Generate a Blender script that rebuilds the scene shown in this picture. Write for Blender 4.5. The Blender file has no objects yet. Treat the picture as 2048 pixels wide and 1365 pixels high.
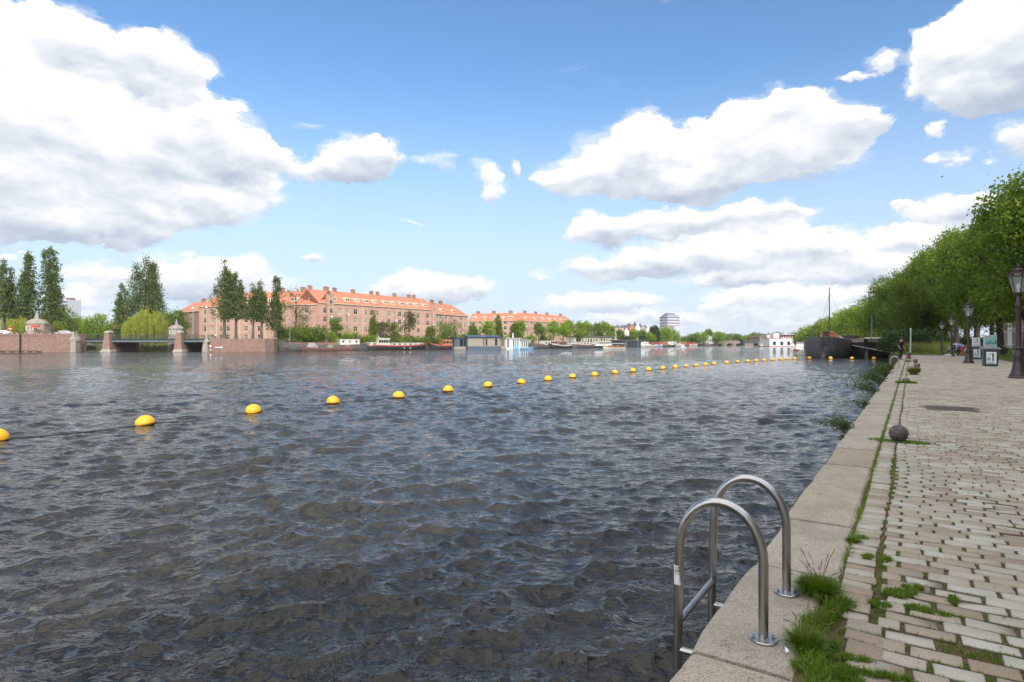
import bpy, math, random
import numpy as np
from mathutils import Vector, Matrix
R = math.radians
random.seed(7)
sc = bpy.context.scene
COL = sc.collection

# ------------------------------------------------------------------ camera
F = 1200.0; HY = 686.0; CX = 1024.0; EYE = 2.55; QZ = 1.25
cam_d = bpy.data.cameras.new('camera'); cam = bpy.data.objects.new('camera', cam_d); COL.objects.link(cam)
cam_d.sensor_width = 36.0; cam_d.lens = 36.0 * F / 2048.0
cam_d.shift_y = (HY - 682.5) / 2048.0
cam_d.clip_start = 0.05; cam_d.clip_end = 20000
cam.location = (0, 0, EYE); cam.rotation_euler = (R(90), 0, 0)
sc.camera = cam

# ------------------------------------------------------------------ sun and sky
SUN_EL = R(33)
SUN_H = Vector((0.28, -0.96, 0)).normalized()
sun_d = bpy.data.lights.new('sun', 'SUN'); sun = bpy.data.objects.new('sun', sun_d); COL.objects.link(sun)
sun_d.energy = 3.4; sun_d.angle = R(0.5); sun_d.color = (1.0, 0.955, 0.89)
sd = Vector((SUN_H.x * math.cos(SUN_EL), SUN_H.y * math.cos(SUN_EL), math.sin(SUN_EL)))
sun.rotation_euler = sd.to_track_quat('Z', 'Y').to_euler()
sun.location = (30, -40, 60)

sc.view_settings.view_transform = 'Standard'; sc.view_settings.look = 'None'
sc.view_settings.exposure = 0.25; sc.view_settings.gamma = 1.0
sc.view_settings.use_curve_mapping = False
sc.cycles.max_bounces = 6; sc.cycles.diffuse_bounces = 3; sc.cycles.glossy_bounces = 3
sc.cycles.transmission_bounces = 4; sc.cycles.transparent_max_bounces = 6
sc.cycles.caustics_reflective = False; sc.cycles.caustics_refractive = False
sc.cycles.sample_clamp_indirect = 4.0

class NT:
    """small node-graph writer"""
    def __init__(s, nt): s.nt = nt; s.n = nt.nodes; s.l = nt.links
    def new(s, t, **k):
        o = s.n.new(t)
        for a, b in k.items(): setattr(o, a, b)
        return o
    def put(s, sock, v):
        if v is None: return
        if isinstance(v, bpy.types.NodeSocket): s.l.new(v, sock)
        else: sock.default_value = v
    def m(s, op, a, b=None, c=None, clamp=False):
        o = s.new('ShaderNodeMath', operation=op, use_clamp=clamp)
        s.put(o.inputs[0], a); s.put(o.inputs[1], b); s.put(o.inputs[2], c)
        return o.outputs[0]
    def v(s, op, a, b=None, c=None, scale=None):
        o = s.new('ShaderNodeVectorMath', operation=op)
        s.put(o.inputs[0], a); s.put(o.inputs[1], b)
        if c is not None: s.put(o.inputs[2], c)
        if scale is not None: s.put(o.inputs[3], scale)
        return o.outputs[1] if op in ('DOT_PRODUCT', 'LENGTH', 'DISTANCE') else o.outputs[0]
    def noise(s, vec, scale, detail=4, rough=.5, dist=0, lac=2.0, color=False):
        o = s.new('ShaderNodeTexNoise')
        s.put(o.inputs['Vector'], vec); s.put(o.inputs['Scale'], scale); s.put(o.inputs['Detail'], detail)
        s.put(o.inputs['Roughness'], rough); s.put(o.inputs['Distortion'], dist); s.put(o.inputs['Lacunarity'], lac)
        return o.outputs[1] if color else o.outputs[0]
    def ss(s, x, a, b):
        o = s.new('ShaderNodeMapRange', interpolation_type='SMOOTHSTEP')
        s.put(o.inputs[0], x); s.put(o.inputs[1], a); s.put(o.inputs[2], b); s.put(o.inputs[3], 0.0); s.put(o.inputs[4], 1.0)
        return o.outputs[0]
    def mix(s, f, a, b, blend='MIX'):
        o = s.new('ShaderNodeMix', data_type='RGBA', blend_type=blend)
        s.put(o.inputs[0], f); s.put(o.inputs[6], a); s.put(o.inputs[7], b)
        return o.outputs[2]
    def ramp(s, f, stops, interp='LINEAR'):
        o = s.new('ShaderNodeValToRGB'); cr = o.color_ramp; cr.interpolation = interp
        while len(cr.elements) > 1: cr.elements.remove(cr.elements[-1])
        cr.elements[0].position = stops[0][0]; cr.elements[0].color = stops[0][1]
        for p, c in stops[1:]:
            e = cr.elements.new(p); e.color = c
        s.put(o.inputs[0], f); return o.outputs[0]

def C4(c): return (c[0], c[1], c[2], 1.0)

world = bpy.data.worlds.new('World'); sc.world = world; world.use_nodes = True
w = NT(world.node_tree); w.n.clear()
SKY_STR = 0.115
tc = w.new('ShaderNodeTexCoord').outputs['Generated']
sky = w.new('ShaderNodeTexSky', sky_type='NISHITA')
sky.sun_disc = False; sky.sun_elevation = SUN_EL
sky.sun_rotation = math.atan2(SUN_H.x, SUN_H.y)
sky.altitude = 0; sky.air_density = 1.1; sky.dust_density = 0.6; sky.ozone_density = 1.6
sep = w.new('ShaderNodeSeparateXYZ'); w.put(sep.inputs[0], tc)
dx, dy, dz = sep.outputs
az = w.m('ARCTAN2', dx, dy); el = w.m('ARCSINE', dz)
comb = w.new('ShaderNodeCombineXYZ'); w.put(comb.inputs[0], az); w.put(comb.inputs[1], el); comb.inputs[2].default_value = 0
p0 = comb.outputs[0]
# wobble of the cloud outlines
dsq = w.v('MULTIPLY', tc, (1.0, 1.0, 1.5))
wob = w.noise(dsq, 9.0, 6, .62, color=True)
wob = w.v('SUBTRACT', wob, (.5, .5, .5))
p1 = w.v('MULTIPLY_ADD', wob, (.11, .08, 0), p0)
def azel(px, py):
    X = (px - CX) / F; Z = (HY - py) / F
    return math.atan2(X, 1.0), math.atan2(Z, math.hypot(X, 1.0))
clouds = [  # px, py, rx, ry, weight : where each puff of cloud stands, turned into azimuth and elevation
 (45,70,95,95,1.1),(120,60,90,90,1.0),(250,125,170,80,1.2),(360,130,75,70,.9),(60,190,190,110,1.2),
 (150,290,270,120,1.2),(380,250,110,75,1.1),(470,290,110,80,1.1),(530,320,75,60,1.0),(540,390,70,45,.7),(150,410,290,80,1.2),
 (420,420,120,45,.9),(-60,250,220,260,1.2),(200,455,150,38,.7),(-100,60,160,120,1.0),(350,340,200,90,.8),
 (715,318,100,60,1.3),(765,312,55,50,1.0),(640,340,60,34,.75),(875,322,44,24,.62),(600,243,34,12,.5),(490,213,42,14,.48),
 (962,345,36,36,.72),(985,385,28,30,.62),(1024,342,18,26,.62),
 (1140,360,90,50,1.1),(1220,320,90,70,1.1),(1290,290,70,70,1.1),(1400,325,160,90,1.2),(1490,270,110,85,1.1),
 (1590,262,125,78,1.15),(1700,268,85,45,.95),(1350,368,180,34,1.0),(1560,325,170,58,1.0),
 (1200,462,85,40,1.1),(1320,450,120,36,1.1),(1480,440,160,34,1.1),(1600,420,70,12,.6),
 (1250,530,120,30,1.0),(1380,515,150,40,1.0),(1540,500,170,52,1.05),(1700,490,170,42,1.0),(1850,470,110,30,.9),(1600,545,260,35,.8),
 (1890,422,115,38,1.0),(1800,418,40,12,.6),(1750,530,130,34,.8),(1800,590,150,22,.7),
 (1970,120,135,115,1.1),(1900,60,60,40,.8),(1850,190,45,20,.6),(2050,60,150,170,1.2),(1880,110,70,70,.9),(1700,160,50,16,.8),(1765,122,48,26,.75),(1850,165,50,40,.7),(1930,200,80,60,.9),
 (2030,275,75,42,.9),(1870,272,28,22,.75),(1890,325,50,16,.6),(1960,330,25,12,.5),
 (390,555,130,66,1.1),(480,545,80,50,.9),(520,585,90,35,.7),(205,560,90,42,1.0),(150,600,110,30,.6),(10,512,36,18,.7),
 (880,578,110,36,1.1),(800,590,90,28,.8),(950,580,50,26,.8),(700,600,80,16,.4),(630,527,30,14,.72),(820,455,60,9,.42),(740,460,30,7,.3),
 (1220,600,115,30,1.0),(1120,615,80,18,.5),(1100,560,50,20,.5),(1500,605,160,30,.95),(1660,598,190,34,1.0),(1450,560,120,16,.6),(1900,560,200,40,.8),(1330,630,140,18,.5),(1560,636,340,22,.8),(1250,640,160,14,.6),(700,640,160,14,.5),(250,640,200,18,.5),
 (1120,660,500,16,.3)]
S = None; H = None
for cx_, cy_, rx, ry, wt in clouds:
    a, e = azel(cx_, cy_)
    a1, _ = azel(cx_ - rx, cy_); a2, _ = azel(cx_ + rx, cy_)
    _, e1 = azel(cx_, cy_ + ry); _, e2 = azel(cx_, cy_ - ry)
    ra = max((a2 - a1) / 2, .004); re = max((e2 - e1) / 2, .003)
    kx, ky = 1 / ra / 1.13, 1 / re / 1.13
    q = w.v('MULTIPLY_ADD', p1, (kx, ky, 0), (-a * kx, -e * ky, 0))
    d2 = w.v('DOT_PRODUCT', q, q)
    g = w.m('MULTIPLY_ADD', d2, -wt, wt, clamp=False)
    g = w.m('MAXIMUM', g, 0.0)
    S = g if S is None else w.m('ADD', S, g)
    qs = w.v('SCALE', q, scale=g)
    H = qs if H is None else w.v('ADD', H, qs)
hs = w.new('ShaderNodeSeparateXYZ'); w.put(hs.inputs[0], H)
hh = w.m('DIVIDE', hs.outputs[1], w.m('ADD', S, .15))
# sky overhead and behind the viewer: scattered cumulus
gp = w.noise(w.v('MULTIPLY', tc, (1, 1, 1.6)), 2.3, 3, .5)
out_el = w.ss(el, .50, .62)
front = w.ss(dy, .25, .05)
gen = w.m('MULTIPLY', w.m('MAXIMUM', out_el, front), w.ss(gp, w.m('MULTIPLY_ADD', w.ss(dy, .3, -.1), -.09, .46), w.m('MULTIPLY_ADD', w.ss(dy, .3, -.1), -.09, .60)))
S1 = w.m('MINIMUM', S, 1.15)
S2 = w.m('MAXIMUM', S1, w.m('MULTIPLY', gen, 1.1))
n1 = w.noise(w.v('MULTIPLY', tc, (1, 1, 1.9)), 13.0, 10, .66, .2)
n2 = w.noise(w.v('ADD', w.v('MULTIPLY', tc, (1, 1, 1.9)), (.010, .0, .026)), 13.0, 3, .56, .15)
n3 = w.noise(w.v('MULTIPLY', tc, (1, 1, 2.4)), 5.0, 5, .55, .3)
Fd = w.m('ADD', w.m('MULTIPLY_ADD', n1, 1.45, -.725), w.m('SUBTRACT', S2, .41))
alpha = w.ss(Fd, -.02, .26)
wisp = w.m('MULTIPLY', w.ss(w.m('MULTIPLY_ADD', w.noise(w.v('MULTIPLY', tc, (1, 1, 3.2)), 8.0, 8, .66, .6), 1.6, w.m('SUBTRACT', w.m('MINIMUM', S2, .55), 1.02)), .0, .42), .42)
alpha = w.m('MAXIMUM', alpha, wisp)
alpha = w.m('MULTIPLY', alpha, w.m('MULTIPLY_ADD', w.ss(el, .0, .10), .35, .65))
relief = w.m('SUBTRACT', n1, n2)
sh = w.m('MULTIPLY_ADD', hh, .85, .74)
sh = w.m('MULTIPLY_ADD', relief, 1.0, sh)
sh = w.m('ADD', sh, w.m('MULTIPLY_ADD', n3, .62, -.30))
sh = w.m('SUBTRACT', sh, w.m('MULTIPLY', w.ss(Fd, .35, 1.1), .12))
cc = w.ramp(sh, [(0.0, (.38, .45, .60, 1)), (.28, (.50, .57, .70, 1)), (.52, (.68, .73, .82, 1)), (.75, (.88, .90, .95, 1)), (1, (1.0, 1.0, 1.0, 1))])
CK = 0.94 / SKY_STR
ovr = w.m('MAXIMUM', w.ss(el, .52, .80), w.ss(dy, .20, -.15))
ccs = w.v('SCALE', cc, scale=w.m('MULTIPLY_ADD', ovr, CK * 1.05, CK))     # clouds overhead and behind brightened beyond those ahead, to fill the shaded quay
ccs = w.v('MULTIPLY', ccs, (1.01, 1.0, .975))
# thin bright veil toward the horizon
veil = w.m('MULTIPLY', w.ss(el, .44, -.02), .92)
skyc = w.mix(1.0, sky.outputs[0], (0.92, 1.20, 1.44, 1), 'MULTIPLY')
skyc = w.mix(veil, skyc, (.63 * CK, .72 * CK, .86 * CK, 1))
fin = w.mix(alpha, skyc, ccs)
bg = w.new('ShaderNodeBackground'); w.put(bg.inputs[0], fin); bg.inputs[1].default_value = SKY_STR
wo = w.new('ShaderNodeOutputWorld'); w.l.new(bg.outputs[0], wo.inputs[0])
world.cycles.sampling_method = 'MANUAL'; world.cycles.sample_map_resolution = 512

# ------------------------------------------------------------------ helpers
def tag(o, label=None, cat=None, group=None, kind=None):
    if label: o['label'] = label
    if cat: o['category'] = cat
    if group: o['group'] = group
    if kind: o['kind'] = kind
    return o
def thing(name, label, cat, loc=(0, 0, 0), rz=0.0, group=None):
    o = bpy.data.objects.new(name, None); COL.objects.link(o)
    o.location = loc; o.rotation_euler = (0, 0, rz); o.empty_display_size = .2
    return tag(o, label, cat, group)
def kids(o): return [c for c in COL.objects if c.parent is o]
CH = {}
def reg(o, parent):
    o.parent = parent; CH.setdefault(parent.name, []).append(o)
def dup(root, loc, rz=0.0, label=None, group=None, scale=None):
    def rec(o, par):
        c = o.copy(); COL.objects.link(c)
        if par is not None: reg(c, par)
        for ch in CH.get(o.name, []): rec(ch, c)
        return c
    r = rec(root, None); r.location = loc; r.rotation_euler = (0, 0, rz)
    if label: r['label'] = label
    if group: r['group'] = group
    if scale: r.scale = scale
    return r

class MB:
    def __init__(s): s.v = []; s.f = []; s.mi = []; s.cm = 0
    def add(s, vs, fs):
        b = len(s.v); s.v += [tuple(x) for x in vs]; s.f += [tuple(b + i for i in f) for f in fs]; s.mi += [s.cm] * len(fs); return s
    def box(s, x0, y0, z0, x1, y1, z1, rz=0, c=None):
        vs = [(x0,y0,z0),(x1,y0,z0),(x1,y1,z0),(x0,y1,z0),(x0,y0,z1),(x1,y0,z1),(x1,y1,z1),(x0,y1,z1)]
        if rz:
            if c is None: c = ((x0+x1)/2, (y0+y1)/2)
            ca, sa = math.cos(rz), math.sin(rz)
            vs = [(c[0]+(x-c[0])*ca-(y-c[1])*sa, c[1]+(x-c[0])*sa+(y-c[1])*ca, z) for x,y,z in vs]
        return s.add(vs, [(0,3,2,1),(4,5,6,7),(0,1,5,4),(1,2,6,5),(2,3,7,6),(3,0,4,7)])
    def cbox(s, cx, cy, z0, sx, sy, sz, rz=0): return s.box(cx-sx/2, cy-sy/2, z0, cx+sx/2, cy+sy/2, z0+sz, rz)
    def prism(s, poly, z0, z1):
        n = len(poly)
        vs = [(x,y,z0) for x,y in poly] + [(x,y,z1) for x,y in poly]
        return s.add(vs, [tuple(range(n-1,-1,-1)), tuple(range(n,2*n))] + [(i,(i+1)%n,n+(i+1)%n,n+i) for i in range(n)])
    def extr(s, poly, x0, x1):   # profile in (y,z) swept along x
        n = len(poly)
        vs = [(x0,y,z) for y,z in poly] + [(x1,y,z) for y,z in poly]
        return s.add(vs, [tuple(range(n-1,-1,-1)), tuple(range(n,2*n))] + [(i,(i+1)%n,n+(i+1)%n,n+i) for i in range(n)])
    def extry(s, poly, y0, y1):   # profile in (x,z) swept along y
        n = len(poly)
        vs = [(x,y0,z) for x,z in poly] + [(x,y1,z) for x,z in poly]
        return s.add(vs, [tuple(range(n)), tuple(range(2*n-1,n-1,-1))] + [((i+1)%n,i,n+i,n+(i+1)%n) for i in range(n)])
    def lathe(s, prof, n=16, c=(0,0,0)):
        vs = []; fs = []
        for r, z in prof:
            for k in range(n):
                a = 2*math.pi*k/n; vs.append((c[0]+r*math.cos(a), c[1]+r*math.sin(a), c[2]+z))
        for i in range(len(prof)-1):
            for k in range(n):
                k2 = (k+1)%n; fs.append((i*n+k, i*n+k2, (i+1)*n+k2, (i+1)*n+k))
        fs.append(tuple(range(n-1,-1,-1))); m = (len(prof)-1)*n; fs.append(tuple(range(m, m+n)))
        return s.add(vs, fs)
    def loft(s, rings, closed=True, caps=True):
        n = len(rings[0]); vs = [p for r in rings for p in r]; fs = []
        for i in range(len(rings)-1):
            for k in range(n if closed else n-1):
                k2 = (k+1)%n; fs.append((i*n+k, i*n+k2, (i+1)*n+k2, (i+1)*n+k))
        if caps and closed:
            fs.append(tuple(range(n-1,-1,-1))); m = (len(rings)-1)*n; fs.append(tuple(range(m, m+n)))
        return s.add(vs, fs)
    def tube(s, path, r, n=8, caps=True):
        P = [Vector(p) for p in path]; rs = r if isinstance(r, (list, tuple)) else [r]*len(P)
        rings = []; up = None
        for i, p in enumerate(P):
            t = (P[min(i+1,len(P)-1)] - P[max(i-1,0)]).normalized()
            if up is None: up = Vector((0,0,1)) if abs(t.z) < .9 else Vector((1,0,0))
            a = t.cross(up).normalized(); b = a.cross(t).normalized(); up = b
            rings.append([tuple(p + a*rs[i]*math.cos(2*math.pi*k/n) + b*rs[i]*math.sin(2*math.pi*k/n)) for k in range(n)])
        return s.loft(rings, True, caps)
    def build(s, name, mats, parent=None, smooth=False, bevel=0, link=True):
        me = bpy.data.meshes.new(name); me.from_pydata(s.v, [], s.f)
        for m in (mats if isinstance(mats, (list, tuple)) else [mats]): me.materials.append(m)
        if max(s.mi or [0]) > 0: me.polygons.foreach_set('material_index', s.mi)
        me.validate(); me.update()
        if smooth:
            me.polygons.foreach_set('use_smooth', [True]*len(me.polygons)); me.update()
            try: me.set_sharp_from_angle(angle=R(40))
            except Exception: pass
        o = bpy.data.objects.new(name, me); COL.objects.link(o)
        if bevel:
            b = o.modifiers.new('bevel', 'BEVEL'); b.width = bevel; b.segments = 2; b.limit_method = 'ANGLE'
        if parent is not None: reg(o, parent)
        return o

def np_mesh(name, V, Q, mat, parent=None, attrs=None, smooth=False, tri=False):
    me = bpy.data.meshes.new(name); k = Q.shape[1]
    me.vertices.add(len(V)); me.vertices.foreach_set('co', np.ascontiguousarray(V, dtype=np.float32).ravel())
    me.loops.add(Q.size); me.loops.foreach_set('vertex_index', np.ascontiguousarray(Q, dtype=np.int32).ravel())
    me.polygons.add(len(Q)); me.polygons.foreach_set('loop_start', np.arange(0, Q.size, k, dtype=np.int32))
    try: me.polygons.foreach_set('loop_total', np.full(len(Q), k, dtype=np.int32))
    except Exception: pass
    me.update(calc_edges=True)
    if smooth: me.polygons.foreach_set('use_smooth', np.ones(len(Q), dtype=bool))
    for nm, arr in (attrs or {}).items():
        a = me.attributes.new(nm, 'FLOAT', 'POINT'); a.data.foreach_set('value', np.ascontiguousarray(arr, dtype=np.float32))
    me.materials.append(mat)
    o = bpy.data.objects.new(name, me); COL.objects.link(o)
    if parent is not None: reg(o, parent)
    return o

def mat(name, col, rough=.7, col2=None, scale=3.0, metal=0.0, bump=0.0, bscale=30.0, spec=.5, detail=5, stretch=None, emit=None, speck=None, lo=.38, hi=.62):
    m = bpy.data.materials.new(name); m.use_nodes = True; t = NT(m.node_tree)
    b = t.n['Principled BSDF']; b.inputs['Roughness'].default_value = rough; b.inputs['Metallic'].default_value = metal
    b.inputs['Specular IOR Level'].default_value = spec
    b.inputs['Base Color'].default_value = C4(col)
    oc = t.new('ShaderNodeTexCoord').outputs['Object']
    if stretch: oc = t.v('MULTIPLY', oc, stretch)
    if col2 is not None:
        f = t.noise(oc, scale, detail, .6); f = t.ss(f, lo, hi)
        c = t.mix(f, C4(col), C4(col2))
        if speck:
            f2 = t.noise(oc, speck[0], 2, .5); f2 = t.ss(f2, .58, .70); c = t.mix(t.m('MULTIPLY', f2, speck[2]), c, C4(speck[1]))
        t.l.new(c, b.inputs['Base Color'])
    if bump:
        bn = t.new('ShaderNodeBump'); bn.inputs['Strength'].default_value = bump; bn.inputs['Distance'].default_value = .02
        t.l.new(t.noise(oc, bscale, 4, .6), bn.inputs['Height']); t.l.new(bn.outputs[0], b.inputs['Normal'])
    return m

def leafmat(name, c1, c2, c3=None, trans=.35, rough=.55):
    m = bpy.data.materials.new(name); m.use_nodes = True; t = NT(m.node_tree)
    b = t.n['Principled BSDF']; out = t.n['Material Output']; b.inputs['Roughness'].default_value = rough
    b.inputs['Specular IOR Level'].default_value = .25
    geo = t.new('ShaderNodeNewGeometry'); oc = t.new('ShaderNodeTexCoord').outputs['Object']
    f = t.m('MULTIPLY_ADD', geo.outputs['Random Per Island'], .40, t.m('MULTIPLY_ADD', t.noise(oc, .8, 4, .65), 1.5, -.42))
    f = t.ss(f, .2, .95)
    c = t.ramp(f, [(0, C4(c1)), (.55, C4(c2)), (1, C4(c3 or c2))])
    t.l.new(c, b.inputs['Base Color'])
    tr = t.new('ShaderNodeBsdfTranslucent'); c2n = t.mix(1.0, c, (1.25, 1.3, .55, 1), 'MULTIPLY'); t.l.new(c2n, tr.inputs[0])
    mx = t.new('ShaderNodeMixShader'); mx.inputs[0].default_value = trans
    t.l.new(b.outputs[0], mx.inputs[1]); t.l.new(tr.outputs[0], mx.inputs[2]); t.l.new(mx.outputs[0], out.inputs[0])
    return m

# pixel of the photograph + distance ahead -> place in the world (used to survey the scene)
def at(px, Z, z=0.0): return Vector(((px - CX) * Z / F, Z, z))
def zat(py, Z): return EYE + (HY - py) * Z / F
O = Vector((0.586, 2.297, 0)); D = Vector((.5536, .8328, 0)); N = Vector((.8328, -.5536, 0)); QROT = math.atan2(D.y, D.x)
def qp(s, t, z=QZ): p = O + D*s + N*t; return Vector((p.x, p.y, z))
def qpx(px, py):     # point on the quay seen at that pixel -> (s,t)
    Z = (EYE - QZ) * F / (py - HY); X = (px - CX) * Z / F
    r = Vector((X, Z, 0)) - O; return r.dot(D), r.dot(N)

# ------------------------------------------------------------------ water
def water_mat():
    m = bpy.data.materials.new('river_water'); m.use_nodes = True; t = NT(m.node_tree)
    b = t.n['Principled BSDF']
    b.inputs['Roughness'].default_value = .012; b.inputs['IOR'].default_value = 1.333
    oc = t.new('ShaderNodeTexCoord').outputs['Object']
    f = t.noise(oc, .35, 3, .5)
    c = t.mix(f, (.022, .021, .017, 1), (.032, .029, .021, 1)); t.l.new(c, b.inputs['Base Color'])
    st = t.v('MULTIPLY', oc, (1.0, 1.9, 1))
    h = t.m('ADD', t.m('MULTIPLY', t.noise(st, 2.6, 4, .55, .4), .115), t.m('MULTIPLY', t.noise(st, 16.0, 2, .5, .5), .004))
    # calmer and rougher patches drawn by gusts
    gust = t.ss(t.noise(t.v('MULTIPLY', oc, (.25, 1, 1)), .035, 4, .6), .3, .7)
    h = t.m('MULTIPLY', h, t.m('MULTIPLY_ADD', gust, .8, .5))
    bn = t.new('ShaderNodeBump'); bn.inputs['Strength'].default_value = .9; bn.inputs['Distance'].default_value = 1.0
    t.l.new(h, bn.inputs['Height']); t.l.new(bn.outputs[0], b.inputs['Normal'])
    return m
M_water = water_mat()
rng = np.random.default_rng(5)
nth, nr = 1900, 900
th = np.linspace(R(-62), R(60), nth)
r1 = 1.6 * np.exp(np.arange(nr - 60) * .0053)
r2 = r1[-1] * np.exp(np.arange(1, 61) * .068)
rr = np.concatenate([r1, r2])
TH, RR = np.meshgrid(th, rr, indexing='ij')
X0 = np.sin(TH) * RR; Y0 = np.cos(TH) * RR
DR = np.gradient(rr)[None, :].repeat(nth, 0); DR = np.maximum(DR, RR * (th[1] - th[0]))
Zw = np.zeros_like(X0); DXw = np.zeros_like(X0); DYw = np.zeros_like(X0)
sub = RR[0] < 140
ns = int(sub.sum())
xs, ys, drs = X0[:, :ns].astype(np.float32), Y0[:, :ns].astype(np.float32), DR[:, :ns].astype(np.float32)
zz = np.zeros_like(xs); ddx = np.zeros_like(xs); ddy = np.zeros_like(xs)
gust = (np.sin(xs*.11 + ys*.05 + 1.3) + np.sin(xs*.05 - ys*.17 + .4) + np.sin(xs*.23+ys*.31)) / 3
gust = 1.0 + .42 * gust
for i in range(190):
    lam = .04 * (1.45 / .04) ** (rng.random() ** .85)
    a = R(102) + rng.normal() * R(30)      # direction the waves travel
    if rng.random() < .12: a += R(rng.uniform(60, 120))
    k = 2 * math.pi / lam; kx, ky = k * math.cos(a), k * math.sin(a)
    slope = .0262 * (1.15 if lam < .3 else (.95 if lam < .9 else .78))
    A = slope / k; ph = rng.random() * 6.283
    wgt = np.clip((lam / drs - 1.8) / 2.4, 0, 1) * gust
    P = kx * xs + ky * ys + ph + .8 * np.sin(xs * .9 * math.sin(a * 7) + ys * .7 + ph)
    c_, s_ = np.cos(P), np.sin(P)
    zz += A * c_ * wgt; ddx -= A * math.cos(a) * s_ * wgt * .9; ddy -= A * math.sin(a) * s_ * wgt * .9
Zw[:, :ns] = zz * 1.24; DXw[:, :ns] = ddx * 1.6; DYw[:, :ns] = ddy * 1.6
V = np.stack([X0 + DXw, Y0 + DYw, Zw], -1).reshape(-1, 3)
I, J = np.meshgrid(np.arange(nth - 1), np.arange(nr - 1), indexing='ij'); A0 = (I * nr + J).ravel()
Q = np.stack([A0, A0 + 1, A0 + nr + 1, A0 + nr], -1)
ow = np_mesh('water', V, Q[:, ::-1].copy(), M_water, smooth=True); tag(ow, kind='structure')
mb = MB(); mb.box(-9000, -3000, -3.2, 9000, 9000, -3.0)
M_bed = mat('river_bed', (.05, .045, .03), .9)
tag(mb.build('ground', M_bed), kind='structure')

# ------------------------------------------------------------------ stone quay in the foreground
def gran_mat():
    m = bpy.data.materials.new('granite'); m.use_nodes = True; t = NT(m.node_tree)
    b = t.n['Principled BSDF']; b.inputs['Roughness'].default_value = .8; b.inputs['Specular IOR Level'].default_value = .3
    oc = t.new('ShaderNodeTexCoord').outputs['Object']; geo = t.new('ShaderNodeNewGeometry')
    c = t.ramp(geo.outputs['Random Per Island'], [(0, (.38,.30,.205,1)), (.35, (.44,.365,.27,1)), (.7, (.37,.315,.245,1)), (1, (.46,.39,.295,1))])
    c = t.mix(t.m('MULTIPLY', t.ss(t.noise(oc, 2.3, 6, .7), .42, .66), .55), c, (.25, .19, .135, 1))
    c = t.mix(t.m('MULTIPLY', t.ss(t.noise(t.v('ADD', oc, (3,1,5)), 5.5, 6, .75), .56, .70), .5), c, (.15, .12, .09, 1))
    c = t.mix(t.m('MULTIPLY', t.ss(t.noise(oc, 110, 3, .7), .50, .62), .75), c, (.14, .11, .085, 1))
    c = t.mix(t.m('MULTIPLY', t.ss(t.noise(t.v('ADD', oc, (3,1,5)), 120, 2, .6), .56, .70), .4), c, (.58, .52, .44, 1))
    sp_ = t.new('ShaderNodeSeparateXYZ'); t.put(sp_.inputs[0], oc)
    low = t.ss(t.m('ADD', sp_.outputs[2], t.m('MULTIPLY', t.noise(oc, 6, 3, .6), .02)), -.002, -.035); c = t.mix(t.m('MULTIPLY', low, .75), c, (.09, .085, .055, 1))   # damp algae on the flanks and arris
    t.l.new(c, b.inputs['Base Color'])
    bn = t.new('ShaderNodeBump'); bn.inputs['Strength'].default_value = .6; bn.inputs['Distance'].default_value = .006
    t.l.new(t.m('ADD', t.noise(oc, 130, 4, .7), t.m('MULTIPLY', t.noise(oc, 14, 4, .65), 2.2)), bn.inputs['Height']); t.l.new(bn.outputs[0], b.inputs['Normal'])
    return m
M_gran = gran_mat()
M_wall = mat('quay_brick', (.16, .12, .10), .85, (.10, .085, .07), 1.5, bump=.4)
def paver_mat():
    m = bpy.data.materials.new('granite_setts'); m.use_nodes = True; t = NT(m.node_tree)
    b = t.n['Principled BSDF']; b.inputs['Roughness'].default_value = .75; b.inputs['Specular IOR Level'].default_value = .35
    at_ = t.new('ShaderNodeAttribute', attribute_name='rnd').outputs['Fac']
    oc = t.new('ShaderNodeTexCoord').outputs['Object']
    c = t.ramp(at_, [(0, (.26, .19, .125, 1)), (.25, (.325, .26, .18, 1)), (.5, (.38, .335, .255, 1)), (.8, (.43, .395, .32, 1)), (1, (.34, .265, .185, 1))])
    sp = t.noise(oc, 190, 2, .6); c = t.mix(t.m('MULTIPLY', t.ss(sp, .54, .68), .6), c, (.17, .145, .12, 1))
    sp2 = t.noise(t.v('ADD', oc, (7, 3, 1)), 150, 2, .6); c = t.mix(t.m('MULTIPLY', t.ss(sp2, .56, .70), .35), c, (.62, .58, .50, 1))
    big = t.noise(oc, 1.1, 4, .65); c = t.mix(t.m('MULTIPLY', t.ss(big, .50, .72), .35), c, (.22, .18, .14, 1))
    edge = t.noise(oc, 9, 4, .7); c = t.mix(t.m('MULTIPLY', t.ss(edge, .58, .75), .35), c, (.20, .155, .11, 1))
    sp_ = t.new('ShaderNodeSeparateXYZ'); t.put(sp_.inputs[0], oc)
    flank_dark = t.ss(sp_.outputs[2], QZ - .0045, QZ - .011); c = t.mix(t.m('MULTIPLY', flank_dark, .85), c, (.06, .045, .028, 1))      # flanks coloured darker with depth so the joints show
    st_n = t.ss(t.noise(t.v('ADD', oc, (2, 9, 0)), .45, 5, .7), .52, .70); c = t.mix(t.m('MULTIPLY', st_n, .45), c, (.20, .165, .125, 1))
    t.l.new(c, b.inputs['Base Color'])
    bn = t.new('ShaderNodeBump'); bn.inputs['Strength'].default_value = .55; bn.inputs['Distance'].default_value = .004
    t.l.new(t.m('ADD', t.noise(oc, 110, 4, .65), t.m('MULTIPLY', t.noise(oc, 18, 3, .6), 1.6)), bn.inputs['Height']); t.l.new(bn.outputs[0], b.inputs['Normal'])
    return m
M_pave = paver_mat()
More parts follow.
